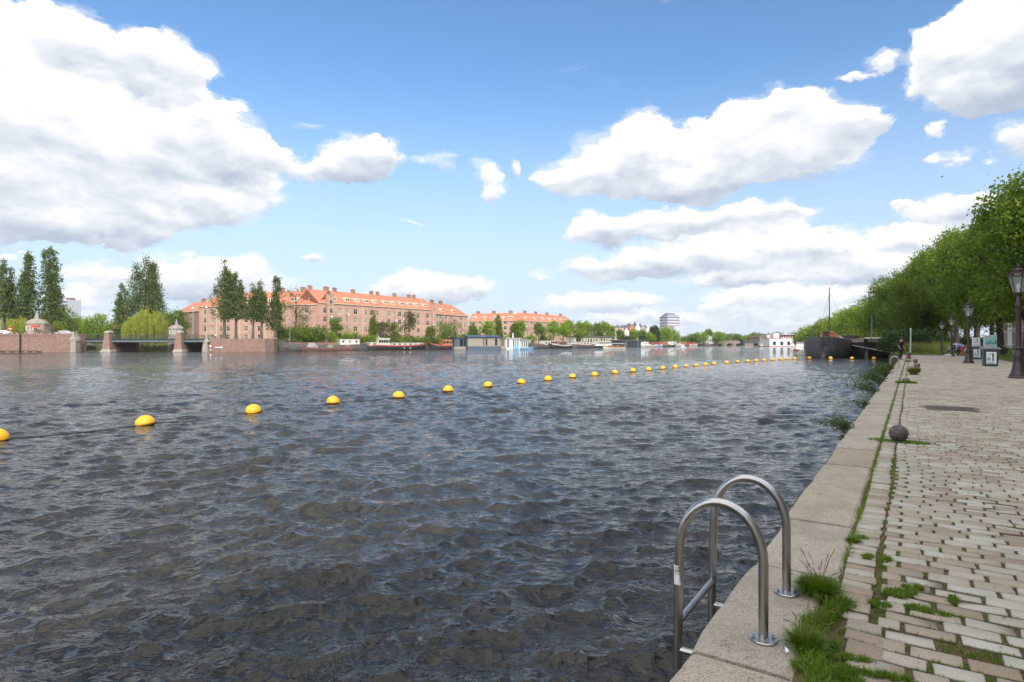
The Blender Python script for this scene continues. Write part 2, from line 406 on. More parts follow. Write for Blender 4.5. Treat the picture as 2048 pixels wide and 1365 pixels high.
def soil_mat():
    m = bpy.data.materials.new('joint_soil'); m.use_nodes = True; t = NT(m.node_tree)
    b = t.n['Principled BSDF']; b.inputs['Roughness'].default_value = .95
    oc = t.new('ShaderNodeTexCoord').outputs['Object']
    c = t.mix(t.noise(oc, 60, 4, .7), (.10, .062, .036, 1), (.20, .125, .07, 1))
    g = t.ss(t.noise(oc, 1.5, 5, .7), .50, .62); c = t.mix(t.m('MULTIPLY', g, .75), c, (.085, .115, .022, 1))
    c = t.mix(t.m('MULTIPLY', t.ss(t.noise(t.v('ADD', oc, (4, 4, 4)), 6, 3, .6), .5, .6), .5), c, (.07, .045, .03, 1))
    t.l.new(c, b.inputs['Base Color'])
    bn = t.new('ShaderNodeBump'); bn.inputs['Strength'].default_value = .8; bn.inputs['Distance'].default_value = .006
    t.l.new(t.noise(oc, 140, 4, .7), bn.inputs['Height']); t.l.new(bn.outputs[0], b.inputs['Normal'])
    return m
M_soil = soil_mat()
def quad_st(mb, s0, t0, s1, t1, z): mb.add([qp(s0,t0,z), qp(s1,t0,z), qp(s1,t1,z), qp(s0,t1,z)], [(3,2,1,0)])
# bedding sand under the setts: one sheet
mb = MB(); quad_st(mb, -6, .10, 74, 9.5, QZ - .020)
tag(mb.build('quay_bedding', M_soil), kind='structure')
# retaining wall below the coping
mb = MB()
p = [qp(-8,.06,0), qp(74,.06,0), qp(74,.45,0), qp(-8,.45,0)]
mb.prism([(q.x,q.y) for q in p][::-1], -3, QZ-.30)
mb.build('quay_wall', M_wall); tag(bpy.data.objects['quay_wall'], 'dark brick retaining wall below the granite coping of the near quay', 'wall')
# coping stones
cs = thing('stone_coping', 'worn granite coping stones along the near water edge', 'coping', qp(0, 0, QZ))
mb = MB(); s = -4.0; rc = random.Random(3)
breaks = [-4, -3.0, -1.95, -.85, .60 - .45, 1.35, 2.55]
for a_, b_ in []: pass
lens = []
x = -4.0
stones = [(-4, -2.9), (-2.9, -1.7), (-1.7, -.6), (-.6, .30), (.30, 1.52), (1.52, 2.62), (2.62, 4.05), (4.05, 5.05), (5.05, 5.75), (5.75, 6.25), (6.25, 7.3)]
x = 7.3
while x < 74:
    l = rc.uniform(.75, 1.5); stones.append((x, min(x + l, 74))); x += l
for a_, b_ in stones:
    jit = rc.uniform(-.008, .008); w_ = rc.uniform(-.012, .012); g = .006
    g = rc.uniform(.006, .013); a2, b2 = a_ + g, b_ - g; ti, to = -.0 + w_, .45 + w_ * .8
    if .2 < a_ < .5: to = .40
    nseg = 6; rings = []
    prof = [(ti + .0, -.32), (ti, -.035), (ti + .012, -.010), (ti + .035, 0), (to - .02, 0), (to, -.015), (to, -.32)]
    for k in range(nseg + 1):
        ss_ = a2 + (b2 - a2) * k / nseg
        e = .010 if k in (0, nseg) else 0
        ring = []
        for (tt, z_) in prof:
            ring.append((ss_, tt + rc.uniform(-.007, .007) + (e if tt < .2 else -e) * .6, z_ + jit * .6 - e * .6 + rc.uniform(-.0015, .0015)))
        rings.append(ring)
    mb.loft([[tuple(O + D*q[0] + N*q[1] - O + Vector((0,0,q[2]))) for q in r_] for r_ in rings])
ob = mb.build('stone', M_gran, cs, smooth=False)
# setts
rp = np.random.default_rng(11)
VV = []; RN = []
def sett(s0, s1, t0, t1, dz=0.0, rn=None, jit=.0025, rot=0):
    j = rp.uniform(-jit, jit, (4, 2)); c = np.array([(s0,t0),(s1,t0),(s1,t1),(s0,t1)]) + j
    if rot:
        m_ = c.mean(0); ca, sa = math.cos(rot), math.sin(rot); c = (c - m_) @ np.array([[ca, sa], [-sa, ca]]) + m_
    m_ = c.mean(0); inn = c + (m_ - c) * np.array([.007 / max(.02, (s1-s0)/2), .007 / max(.02, (t1-t0)/2)])
    tz = rp.uniform(-.0022, .0022, 4) + (rp.normal()*.0022*np.array([1,-1,-1,1]) + rp.normal()*.0016*np.array([1,1,-1,-1]) if s0 < 9 else 0)
    VV.append(np.concatenate([np.c_[inn, dz + tz], np.c_[c, np.full(4, dz - .007)], np.c_[c, np.full(4, dz - .032)]]))
    RN.append(rp.random() if rn is None else rn)
s = -3.0
while s < 73.5:
    l = .100 if s > 1.3 else rp.uniform(.10, .15)
    wob_ = .018 * math.sin(s * 2.1) if s < 6 else 0
    t0 = .47 + wob_ * .5
    if s < 1.0: t0 = .55 + .02 * math.sin(s * 5)
    t1 = t0 + rp.uniform(.14, .16)
    g = .010 if s > 1.3 else .016
    sett(s + g / 2, s + l - g / 2, t0, t1, dz=rp.uniform(-.003, .003), rot=rp.uniform(-.03, .03) if s < 1.4 else 0)
    s += l
s = -3.0; row = 0
holes = [(-.35, .95, .70, 1.15)]
while s < 73.5:
    near = s < 1.0
    l = .104 if s > 2 else .108 + .012 * rp.random()
    sk = .0
    t = .655 + .02 * math.sin(s * 1.7) + (.10 if row % 2 else 0.0) * rp.uniform(.7, 1.1)
    if row % 2: sett(s + .005, s + l - .005, .645 + .01*math.sin(s*1.7), t - .012, dz=rp.uniform(-.002, .002))
    while t < 6.45 + .1 * math.sin(s * .3):
        wd = rp.uniform(.178, .232) if s > .8 else rp.uniform(.16, .23)
        gs = (.010 if s > 6 else .0135) if s > 3 else .017; gt = .0075 if s > 3 else .0085
        inside_grate = 12.05 < s + l/2 < 12.95 and .98 < t + wd/2 < 1.86
        miss = near and t < 1.35 and rp.random() < .10
        if not inside_grate and not miss:
            dzz = rp.uniform(-.0025, .0025) + (.004 * math.sin(t * 3 + s * 2) if s < 10 else 0)
            small = near and t < 1.4 and rp.random() < .22
            if small: sett(s + gt*2, s + l - gt*2, t + gs, t + wd * .62, dz=dzz, rot=rp.uniform(-.07, .07), jit=.006)
            else: sett(s + gt, s + l - gt, t + gs / 2, t + wd - gs / 2, dz=dzz, jit=.0025 if s > 2 else .0045, rot=rp.uniform(-.02, .02) if s < 2 else 0)
        t += wd
    s += l; row += 1
VV = np.array(VV); nb = len(VV)
P_ = VV.reshape(-1, 3); XY = P_[:, :1] * np.array([[D.x, D.y]]) + P_[:, 1:2] * np.array([[N.x, N.y]])
Vp = np.c_[XY + np.array([[O.x, O.y]]), QZ + P_[:, 2]]
base = (np.arange(nb) * 12)[:, None]
fq = [(3,2,1,0)] + [(i, (i+1)%4, 4+(i+1)%4, 4+i) for i in range(4)] + [(4+i, 4+(i+1)%4, 8+(i+1)%4, 8+i) for i in range(4)]
Qp = np.concatenate([base + np.array([f]) for f in fq], 0)
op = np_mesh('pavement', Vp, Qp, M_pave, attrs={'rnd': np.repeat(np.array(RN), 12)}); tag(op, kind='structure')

# ------------------------------------------------------------------ grass growing on the quay
M_grass = leafmat('grass_blades', (.085, .15, .012), (.15, .23, .022), (.27, .31, .06), .35)
M_dry = leafmat('dry_grass', (.20, .125, .055), (.29, .20, .09), (.24, .22, .08), .3)
rg = np.random.default_rng(21)
def blades(pts, L, lean=.55, wid=.0026, seg=3, up=None):
    """curved grass blades at pts (n,3)"""
    n = len(pts); Ls = L * rg.uniform(.55, 1.15, n) if np.isscalar(L) else L
    a = rg.uniform(0, 2*np.pi, n); ln = lean * rg.uniform(.2, 1.6, n)
    dirv = np.c_[np.cos(a), np.sin(a), np.zeros(n)]; perp = np.c_[-np.sin(a), np.cos(a), np.zeros(n)]
    b = a + rg.uniform(-1.2, 1.2, n); perp = np.c_[-np.sin(b), np.cos(b), np.zeros(n)]
    vs = []
    for k in range(seg + 1):
        u = k / seg; h = Ls * (u * np.cos(ln * u * .9)); o = Ls * u * np.sin(ln * u * 1.1)
        c = pts + dirv * o[:, None] + np.c_[np.zeros(n), np.zeros(n), h]
        wv = (wid * (1 - u) ** .7 + .0004) * (1 + 0 * Ls)
        vs += [c - perp * wv[:, None], c + perp * wv[:, None]]
    Vb = np.stack(vs, 1).reshape(-1, 3); k = 2 * (seg + 1); b0 = (np.arange(n) * k)[:, None]
    Qb = np.concatenate([b0 + np.array([[2*i, 2*i+1, 2*i+3, 2*i+2]]) for i in range(seg)], 0)
    return Vb, Qb
def merge(parts):
    V_, Q_, off = [], [], 0
    for v, q in parts: V_.append(v); Q_.append(q + off); off += len(v)
    return np.concatenate(V_), np.concatenate(Q_)
def wpts(st, z=QZ - .01):
    st = np.asarray(st); return np.c_[O.x + D.x*st[:, 0] + N.x*st[:, 1], O.y + D.y*st[:, 0] + N.y*st[:, 1], np.full(len(st), z)]
def ell(cs, ct, rs, rt, n, rot=0):
    a = rg.uniform(0, 6.283, n); r = np.sqrt(rg.random(n)); x_ = r*np.cos(a)*rs; y_ = r*np.sin(a)*rt
    return np.c_[cs + x_*math.cos(rot) - y_*math.sin(rot), ct + x_*math.sin(rot) + y_*math.cos(rot)]
# grass in the joints
cand = rg.uniform([-2.5, .45], [9.0, 3.6], (120000, 2))
# keep those lying in joints: test against sett rectangles on a fine raster
cell = .006; gx = int(11.6/cell)+2; gy = int(3.3/cell)+2
occ = np.zeros((gx, gy), bool)
for b_ in VV:
    lo_ = b_[4:8, :2].min(0); hi_ = b_[4:8, :2].max(0)
    if lo_[0] > 9.1 or lo_[1] > 3.7: continue
    i0, i1 = int((lo_[0]+2.5)/cell), int((hi_[0]+2.5)/cell); j0, j1 = int((lo_[1]-.42)/cell), int((hi_[1]-.42)/cell)
    occ[max(0,i0):max(0,i1+1), max(0,j0):max(0,j1+1)] = True
def free(st):
    i = ((st[:, 0]+2.5)/cell).astype(int).clip(0, gx-1); j = ((st[:, 1]-.42)/cell).astype(int).clip(0, gy-1); return ~occ[i, j]
def msk(st):
    x_, y_ = st[:, 0], st[:, 1]
    n_ = np.sin(x_*3.1+y_*5)+np.sin(x_*7.3-y_*4.1+1)+np.sin(x_*1.3+y_*9.7+2)+np.sin(x_*13+y_*11)
    return n_/4 + .75*np.exp(-((y_-.60)/.25)**2) + .8*np.exp(-((x_-.7)/1.6)**2-((y_-.9)/.9)**2) - .20 - .05*np.maximum(x_-2, 0)*.6
keep = free(cand) & (msk(cand) > rg.uniform(-.25, .75, len(cand)))
st = cand[keep]
parts = []
for k in range(4):
    parts.append(blades(wpts(st + rg.normal(0, .004, st.shape), QZ - .013), .021, .9, .0018, 2))
# mats spilling over the setts
def Qs(px, py): return qpx(px, py)
for (px, py, rs, rt, n, rot, L_) in [(1795,1188,.07,.06,800,.9,.028), (1818,1180,.03,.07,420,1.3,.026), (1838,1176,.02,.03,160,1.3,.03), (1835,1216,.03,.06,420,-.25,.026), (1866,1226,.02,.09,420,-.15,.026), (1700,1318,.02,.10,600,-.35,.028),
        (1752,1352,.03,.12,1000,-.3,.032), (1675,1352,.05,.09,1200,.2,.036), (1760,1210,.03,.05,400,.2,.03), (1735,1115,.05,.03,400,.1,.03), (1772,1120,.05,.025,400,.1,.03),
        (1655,1288,.02,.05,350,-.3,.030), (1612,1335,.04,.05,500,0,.034), (1905,1200,.05,.02,300,0,.028), (1722,1075,.03,.05,220,0,.028),(1693,1350,.06,.03,700,0,.036)]:
    s_, t_ = Qs(px, py); e_ = ell(s_, t_, rs, rt, int(n*1.5), rot); e_ = e_[(np.sin(e_[:,0]*130)+np.sin(e_[:,1]*110+2)+np.sin(e_[:,0]*61+e_[:,1]*73)) > rg.uniform(-2.2, 1.6, len(e_))]; parts.append(blades(wpts(e_, QZ - .006), L_, .9, .002, 2))
cd_ = rg.uniform([-1.2, .5], [1.1, 1.9], (26000, 2)); cd_ = cd_[free(cd_) & ((np.sin(cd_[:,0]*4+cd_[:,1]*3)+np.sin(cd_[:,0]*9-cd_[:,1]*7)) > rg.uniform(-1.6, 1.2, len(cd_)))]
v_, q_ = blades(wpts(cd_, QZ - .02), .020, 1.3, .0014, 2); tag(np_mesh('dry_thatch', v_, q_, M_dry), 'brown dead grass matted in the joints of the nearest setts', 'grass', kind='stuff')
v_, q_ = merge(parts); tag(np_mesh('joint_grass', v_, q_, M_grass), 'short green grass sprouting from the joints between the setts', 'grass', kind='stuff')
# long strip between coping and setts
parts = []; sv = rg.uniform(-1.2, 1.18, 8500); sv = sv[(np.sin(sv*7)+np.sin(sv*17+1)+np.sin(sv*31)) > rg.uniform(-3, 1.2, len(sv))]
tv = .475 + .045*np.sin(sv*6) + rg.normal(0, .022, len(sv)) - .025*(sv < .9)
parts.append(blades(wpts(np.c_[sv, tv]), .062, .75, .0023, 3))
sv = rg.uniform(1.5, 12, 5200); sv = sv[(np.sin(sv*2.7)+np.sin(sv*6.1+1)+np.sin(sv*11)) > rg.uniform(-1.5, 2.4, len(sv))]
parts.append(blades(wpts(np.c_[sv, .462+rg.normal(0, .012, len(sv))]), .034, .8, .0023, 3))
sv = rg.uniform(12, 60, 6000); sv = sv[(np.sin(sv*1.7)+np.sin(sv*4.1+1)+np.sin(sv*9)) > rg.uniform(-1.5, 2.4, len(sv))]
parts.append(blades(wpts(np.c_[sv, .462+rg.normal(0, .015, len(sv))]), .05, .8, .004, 2))
for px, py in [(1797,884),(1765,881),(1830,886)]:
    s_, t_ = Qs(px, py); parts.append(blades(wpts(ell(s_, t_, .15, .17, 700)), .035, .8, .003, 2))
for px, py, L_ in [(1812,767,.10)]:
    s_, t_ = Qs(px, py); parts.append(blades(wpts(ell(s_, t_, .12, .30, 1200)), L_, .7, .006, 2))
v_, q_ = merge(parts); tag(np_mesh('grass_strip', v_, q_, M_grass), 'longer grass growing along the seam between coping stones and setts', 'grass', kind='stuff')
# the round tuft by the ladder
def tuft(px, py, n, L_, rad, label, stalks=0, wid=.0024, name='grass_tuft', m=None, t=None):
    s_, t_ = Qs(px, py); 
    if t is not None: t_ = t
    root = thing(name, label, 'grass', qp(s_, t_, QZ))
    a = rg.uniform(0, 6.283, n); r = np.sqrt(rg.random(n)) * rad; pts = np.c_[r*np.cos(a), r*np.sin(a), np.full(n, -.012)]
    # blades fan outwards
    Ls = L_ * rg.uniform(.5, 1.1, n); out = np.c_[np.cos(a), np.sin(a), np.zeros(n)] + rg.normal(0, .45, (n, 3)) * np.array([1, 1, 0]); out /= np.linalg.norm(out, axis=1)[:, None]
    ln = (.15 + .95 * r / rad) * rg.uniform(.5, 1.3, n); vs = []; seg = 4
    perp = np.c_[-out[:, 1], out[:, 0], np.zeros(n)]
    for k in range(seg + 1):
        u = k / seg; c = pts + out * (Ls * u * np.sin(ln * u))[:, None] + np.c_[np.zeros(n), np.zeros(n), Ls * u * np.cos(ln * u * .95)]
        wv = wid * (1 - u) ** .6 + .0004; vs += [c - perp * wv, c + perp * wv]
    Vb = np.stack(vs, 1).reshape(-1, 3); kk = 2*(seg+1); b0 = (np.arange(n)*kk)[:, None]
    Qb = np.concatenate([b0 + np.array([[2*i, 2*i+1, 2*i+3, 2*i+2]]) for i in range(seg)], 0)
    np_mesh('blades', Vb, Qb, m or M_grass, root)
    if stalks:
        mb = MB()
        for k in range(stalks):
            a = random.uniform(0, 6.283); l = L_ * random.uniform(1.5, 2.5); q = random.uniform(.2, .75); r0 = rad * .4
            path = [Vector((math.cos(a)*(r0 + l*u*math.sin(q*u)), math.sin(a)*(r0 + l*u*math.sin(q*u)), l*u*math.cos(q*u))) for u in (0, .25, .5, .75, 1)]
            mb.tube(path, [.0011]*4 + [.0006], 4)
            mb.tube([path[3], path[3]*.5 + path[4]*.5, path[4]], [.0008, .0028, .0008], 5)
        mb.build('seed_stalk', M_dry, root)
    return root
tuft(1637, 1190, 2100, .105, .055, 'bushy round grass tuft beside the far foot of the steel ladder', 14, wid=.0030)
tuft(1612, 1298, 700, .10, .04, 'smaller grass clump with bleached seed heads near the front ladder foot', 9)
tuft(1690, 1080, 260, .05, .03, 'little clover like tuft against the edge of the coping stone', 0, t=.47)
tuft(1827, 750, 900, .40, .11, 'tall yellowish grass clump hiding the foot of a ball bollard', 10, wid=.007, m=leafmat('straw_grass', (.14,.15,.03), (.22,.21,.05), (.30,.26,.09), .3))
# bits of litter in the grass
M_paper = mat('white_paper', (.8, .82, .85), .6)
s_, t_ = Qs(1572, 1312); mb = MB(); mb.add([(0,0,0),(.016,.004,.006),(.018,.02,.002),(.003,.016,.008),(.008,.01,.014)], [(0,1,4),(1,2,4),(2,3,4),(3,0,4),(0,3,2,1)])
mb.add([(.01,.03,0),(.022,.026,.004),(.024,.036,.001),(.012,.04,.006)], [(0,1,2,3)])
o = mb.build('paper_scrap', M_paper); o.location = qp(s_, t_, QZ + .012); tag(o, 'torn scrap of white paper lying in the grass by the coping', 'litter')

# dead leaves, twigs and grit scattered over the stones
n_ = 900; st_ = np.c_[rg.uniform(-1, 14, n_), np.abs(rg.normal(0, 1.4, n_)) + .05]; c_ = wpts(st_, QZ + .003); a_ = rg.uniform(0, 6.283, n_)
L_ = rg.uniform(.003, .013, n_); W_ = L_ * rg.uniform(.15, .6, n_); dd = np.c_[np.cos(a_), np.sin(a_), rg.uniform(-.1, .3, n_)]; pp = np.c_[-np.sin(a_), np.cos(a_), np.zeros(n_)]
Vl = np.stack([c_ - dd*L_[:, None], c_ + pp*W_[:, None], c_ + dd*L_[:, None], c_ - pp*W_[:, None]], 1).reshape(-1, 3); Vl[:, 2] = np.maximum(Vl[:, 2], QZ + .002)
tag(np_mesh('leaf_litter', Vl, (np.arange(n_)*4)[:, None] + np.array([[0,1,2,3]]), mat('dead_leaf', (.10,.06,.03), .8, (.22,.15,.08), 40)), 'dead leaves, twigs and grit scattered over coping and setts', 'litter', kind='stuff')

# ------------------------------------------------------------------ steel ladders
def steel_mat():
    m = bpy.data.materials.new('brushed_steel'); m.use_nodes = True; t = NT(m.node_tree)
    b = t.n['Principled BSDF']; b.inputs['Metallic'].default_value = 1.0
    oc = t.new('ShaderNodeTexCoord').outputs['Object']
    n_ = t.noise(t.v('MULTIPLY', oc, (1, 1, .25)), 30, 4, .6)
    c = t.mix(n_, (.36, .34, .32, 1), (.50, .485, .47, 1)); c = t.mix(t.m('MULTIPLY', t.ss(t.noise(oc, 9, 4, .7), .6, .75), .5), c, (.25, .19, .14, 1)); t.l.new(c, b.inputs['Base Color'])
    t.l.new(t.m('MULTIPLY_ADD', n_, .2, .20), b.inputs['Roughness'])
    bn = t.new('ShaderNodeBump'); bn.inputs['Strength'].default_value = .08; bn.inputs['Distance'].default_value = .003
    t.l.new(t.noise(t.v('MULTIPLY', oc, (1, 1, .03)), 400, 2, .5), bn.inputs['Height']); t.l.new(bn.outputs[0], b.inputs['Normal'])
    return m
M_steel = steel_mat()
M_label = mat('sticker_white', (.75, .75, .73), .5)
M_ink = mat('black_ink', (.02, .02, .02), .6)
def ladder(s0, ti, label, scale_z=1.0, sticker=False, mt=None):
    """local frame: x along the quay, -y towards the water, z up from the quay top"""
    mt = mt or M_steel
    root = thing('swim_ladder', label, 'ladder', qp(s0, 0, QZ), QROT)
    Rr = .021; w_ = .585
    for x in (0.0, w_):
        path = [(x, -ti, z) for z in (0.004, .1, .2, .30, .335)]
        cy = -(ti - .185); rx = .185; rz = .235; zb = .34 * scale_z
        for k in range(1, 20):
            a = math.pi * k / 20; path.append((x, cy - rx*math.cos(a), zb + rz*math.sin(a)))
        yo = cy + rx
        path += [(x, yo, .335), (x, yo + .004, .2), (x, yo + .010, -.1), (x, yo + .014, -.6), (x, yo + .016, -1.9)]
        mb = MB(); mb.tube(path, Rr, 18); o = mb.build('handrail', mt, root, smooth=True)
        mb = MB(); mb.lathe([(.056, 0.001), (.060, .003), (.060, .009), (.057, .012), (.0215, .0125)], 28, (x, -ti, 0))
        fl = mb.build('foot_flange', mt, root, smooth=True)
        for k in range(4):
            a = .5 + k*math.pi/2; bx, by = x + .043*math.cos(a), -ti + .043*math.sin(a)
            mb = MB(); mb.lathe([(.0085, .012), (.0085, .018), (.006, .019), (.005, .026), (.003, .028)], 6, (bx, by, 0)); mb.build('bolt', mt, fl)
    yo = -(ti - .37) + .006
    for i, z in enumerate((-.015, -.30, -.58, -.86, -1.14, -1.42)):
        mb = MB(); mb.tube([(0, yo + .0, z), (w_, yo + .0, z)], .0165, 12); mb.build('rung', mt, root, smooth=True)
    for x in (0.0, w_):
        for z in (-.145, -1.0):
            mb = MB(); mb.tube([(x, yo, z), (x, -.02 + .02, z)], .0165, 12); mb.build('wall_bracket', mt, root, smooth=True)
    if sticker:
        mb = MB(); x = 0.0; n = 10; rs = []
        for z in (.165, .255):
            rs.append([(x - (Rr+.0008)*math.cos(a), yo - (Rr+.0008)*math.sin(a), z) for a in [(-.9 + 2.0*k/n) for k in range(n+1)]])
        mb.loft(rs, closed=False, caps=False); st_ = mb.build('sticker', M_label, root)
        mb = MB()
        for k, (z, a0, a1) in enumerate([(.246, -.5, .7), (.240, -.5, .3), (.232, -.6, .9), (.226, -.6, .9), (.220, -.6, .5), (.214, -.6, .8)]):
            rs = [[(x - (Rr+.0014)*math.cos(a), yo - (Rr+.0014)*math.sin(a), zz_) for a in [a0 + (a1-a0)*j/6 for j in range(7)]] for zz_ in (z, z + (.0032 if k in (2, 3) else .0018))]
            mb.loft(rs, closed=False, caps=False)
        mb.build('print', M_ink, st_)
    return root
ladder(.555, .247, 'brushed steel swim ladder with two arched handrails and a white sticker on its front tube', sticker=True)
ladder(35.4, .247, 'distant steel ladder hoops at the far end of the coping near the mooring pole')

# ------------------------------------------------------------------ ball bollards
def rust_mat(name, a, b_, c_):
    m = mat(name, a, .55, b_, 14, bump=.5, bscale=60, lo=.42, hi=.6, speck=(55, c_, .8)); return m
M_ball = rust_mat('pitted_iron', (.05, .038, .034), (.10, .075, .065), (.30, .28, .26))
M_ball2 = rust_mat('weathered_iron', (.12, .105, .09), (.075, .065, .055), (.24, .22, .19))
def bollard(px, py, r, label, m, sink=0.0, squash=1.0, s_t=None):
    s_, t_ = s_t or qpx(px, py)
    root = thing('ball_bollard', label, 'bollard', qp(s_, t_, QZ), QROT, 'ball bollards along the quay')
    mb = MB(); n = 14
    prof = [(max(.001, r*math.sin(math.pi*k/n)), (r - sink - r*math.cos(math.pi*k/n))*squash) for k in range(n+1)]
    mb.lathe(prof, 28); o = mb.build('ball', m, root, smooth=True)
    mb = MB(); mb.lathe([(r*.62, -.02), (r*.60, .015), (r*.45, .03)], 20); mb.build('collar', m, root, smooth=True)
    return root
bollard(1797, 884, .112, 'glossy pitted black iron ball bollard standing in clover, the nearest one', M_ball, .0)
bollard(1812, 766, .12, 'half sunken grey ball bollard in a grass patch, second from the viewer', M_ball2, .07)
bollard(1834, 750, .135, 'grey ball bollard beside the tall straw coloured grass clump', M_ball2, -.06)
bollard(1834, 737, .14, 'rounded ball bollard just behind the one with the grass clump', M_ball2, -.0)
bollard(1830.5, 728.5, .13, 'darker ball bollard, last and topmost looking of the row of three', M_ball2, -.06)
bollard(1816.5, 724.5, .17, 'low flattened pale ball bollard to the left of the row of three', M_ball2, .10, .7)

# ------------------------------------------------------------------ small post and pole at the quay end
M_redpaint = mat('dull_red_paint', (.24, .035, .03), .5, (.10, .03, .03), 8)
s_, t_ = qpx(1817.6, 718)
root = thing('mooring_post', 'short dark red post with a rounded black top at the far quay end', 'post', qp(s_, t_, QZ))
mb = MB(); mb.lathe([(.16, 0), (.15, .10), (.13, .14), (.13, .34)], 14); mb.build('shaft', M_redpaint, root, smooth=True)
mb = MB(); mb.lathe([(.17, .34), (.18, .40), (.15, .50), (.08, .56), (.01, .58)], 14); mb.build('cap', M_ball, root, smooth=True)
M_palepole = mat('pale_grey_paint', (.46, .52, .50), .5, (.36, .42, .40), 5)
s_, t_ = qpx(1820.5, 717)
root = thing('mooring_pole', 'thin pale grey pole standing at the end of the paved quay', 'pole', qp(s_, t_, QZ))
mb = MB(); mb.tube([(0,0,0), (0.02,0,1.0), (.05,0,2.4)], [.07,.06,.05], 10); mb.build('shaft', M_palepole, root, smooth=True)
mb = MB(); mb.lathe([(.08, 2.36), (.09, 2.42), (.05, 2.50), (.01, 2.52)], 10, (.05, 0, 0)); mb.build('cap', M_palepole, root, smooth=True)

# ------------------------------------------------------------------ drain grate
M_iron = mat('cast_iron', (.085, .07, .06), .6, (.13, .095, .07), 8, bump=.3, bscale=50)
g_ = thing('drain_grate', 'rectangular rusty iron grating let into the setts', 'grate', qp(12.1, 1.02, QZ), QROT)
mb = MB(); W_, H_ = .82, .82
for (x0, y0, x1, y1) in [(0,0,W_,.035),(0,H_-.035,W_,H_),(0,.035,.035,H_-.035),(W_-.035,.035,W_,H_-.035)]: mb.box(x0,-y1,-.02,x1,-y0,.003)
mb.build('frame', M_iron, g_)
mb = MB()
for k in range(20):
    x = .055 + k*.037; mb.box(x, -(H_-.036), -.018, x+.017, -.036, .001)
mb.box(.036, -(H_/2+.012), -.018, W_-.036, -(H_/2-.012), -.001)
mb.build('bars', M_iron, g_)
mb = MB(); quad_st(mb, 12.12, 1.04, 12.9, 1.82, QZ - .012); 
o = mb.build('pit', mat('pit_dark', (.01,.009,.008), .9)); reg(o, g_); o.matrix_parent_inverse = Matrix.LocRotScale(Vector(g_.location), Matrix.Rotation(QROT, 3, 'Z'), None).inverted()

# ------------------------------------------------------------------ weeds hanging from the quay wall
M_weed = leafmat('weed_leaves', (.045, .075, .015), (.085, .12, .03), (.14, .17, .05), .3)
M_stem = mat('green_stem', (.10, .11, .04), .7)
def leafcloud(cpts, n_per, rad, size, up=.3, droop=0.0, aspect=.55, fold=True):
    """leaf quads scattered round centre points -> (V,Q)"""
    n = len(cpts) * n_per
    c = np.repeat(cpts, n_per, 0) + rg.normal(0, 1, (n, 3)) * rad
    d = rg.normal(0, 1, (n, 3)); d[:, 2] -= droop; d /= np.linalg.norm(d, axis=1)[:, None]
    nn = rg.normal(0, 1, (n, 3)); nn[:, 2] += up * 2; s_ = np.cross(d, nn); s_ /= (np.linalg.norm(s_, axis=1)[:, None] + 1e-9)
    L = (size * rg.uniform(.6, 1.35, n))[:, None]
    a = c - d*L*.5; b = c + d*L*.5; m1 = c + s_*L*aspect*.5 - d*L*.08; m2 = c - s_*L*aspect*.5 - d*L*.08
    Vb = np.stack([a, m1, b, m2], 1).reshape(-1, 3); Qb = (np.arange(n)*4)[:, None] + np.array([[0,1,2,3]])
    return Vb, Qb
def weed(s0, h, spread, n, label, size=.03, t0=0.0):
    root = thing('wall_weed', label, 'weed', qp(s0, t0, QZ - .05), QROT)
    mb = MB(); tips = []
    for k in range(n):
        a = random.uniform(-.9, 1.2); L = spread * random.uniform(.5, 1.1); x = random.uniform(-.3, .3)*spread
        out = random.uniform(.2, 1.0); path = [Vector((x, 0, 0))]
        for u in (.25, .5, .75, 1): path.append(Vector((x + math.sin(a)*L*u, out*L*u, h*math.sin(u*1.7)*random.uniform(.7, 1.1) - .12*u*out)))
        mb.tube(path, [.004, .0035, .003, .002, .001], 4)
        for j in range(1, 5):
            for q in (0, .33, .66): tips.append(path[j-1]*(1-q) + path[j]*q)
    mb.build('stem', M_stem, root)
    v_, q_ = leafcloud(np.array([tuple(p) for p in tips]), 3, .035 * (size/.03), size); np_mesh('leaves', v_, q_, M_weed, root)
for s0, h, sp, n, sz, lb in [(8.35, .20, .55, 26, .034, 'leafy weed leaning over the water beside the cracked coping stone'),
        (7.55, .06, .16, 8, .02, 'tiny sprig of weed at the coping corner nearest the ball bollard'),
        (12.6, .15, .35, 9, .04, 'small dark weed hanging off the coping, third clump along the edge'),
        (16.6, .30, .8, 20, .05, 'broad sparse weed with pale flowers over the water, mid way along the quay'),
        (21.5, .38, 1.1, 26, .06, 'largest weed bush hanging over the water before the ladder hoops'),
        (27.5, .35, 1.0, 26, .07, 'thick green weed bush against the far coping'),
        (33.2, .30, .8, 16, .07, 'weed bush directly below the distant ladder hoops'),
        (3.55, .03, .10, 4, .012, 'little grass sprig in the coping joint behind the swim ladder')]:
    weed(s0, h, sp, n, lb, sz)

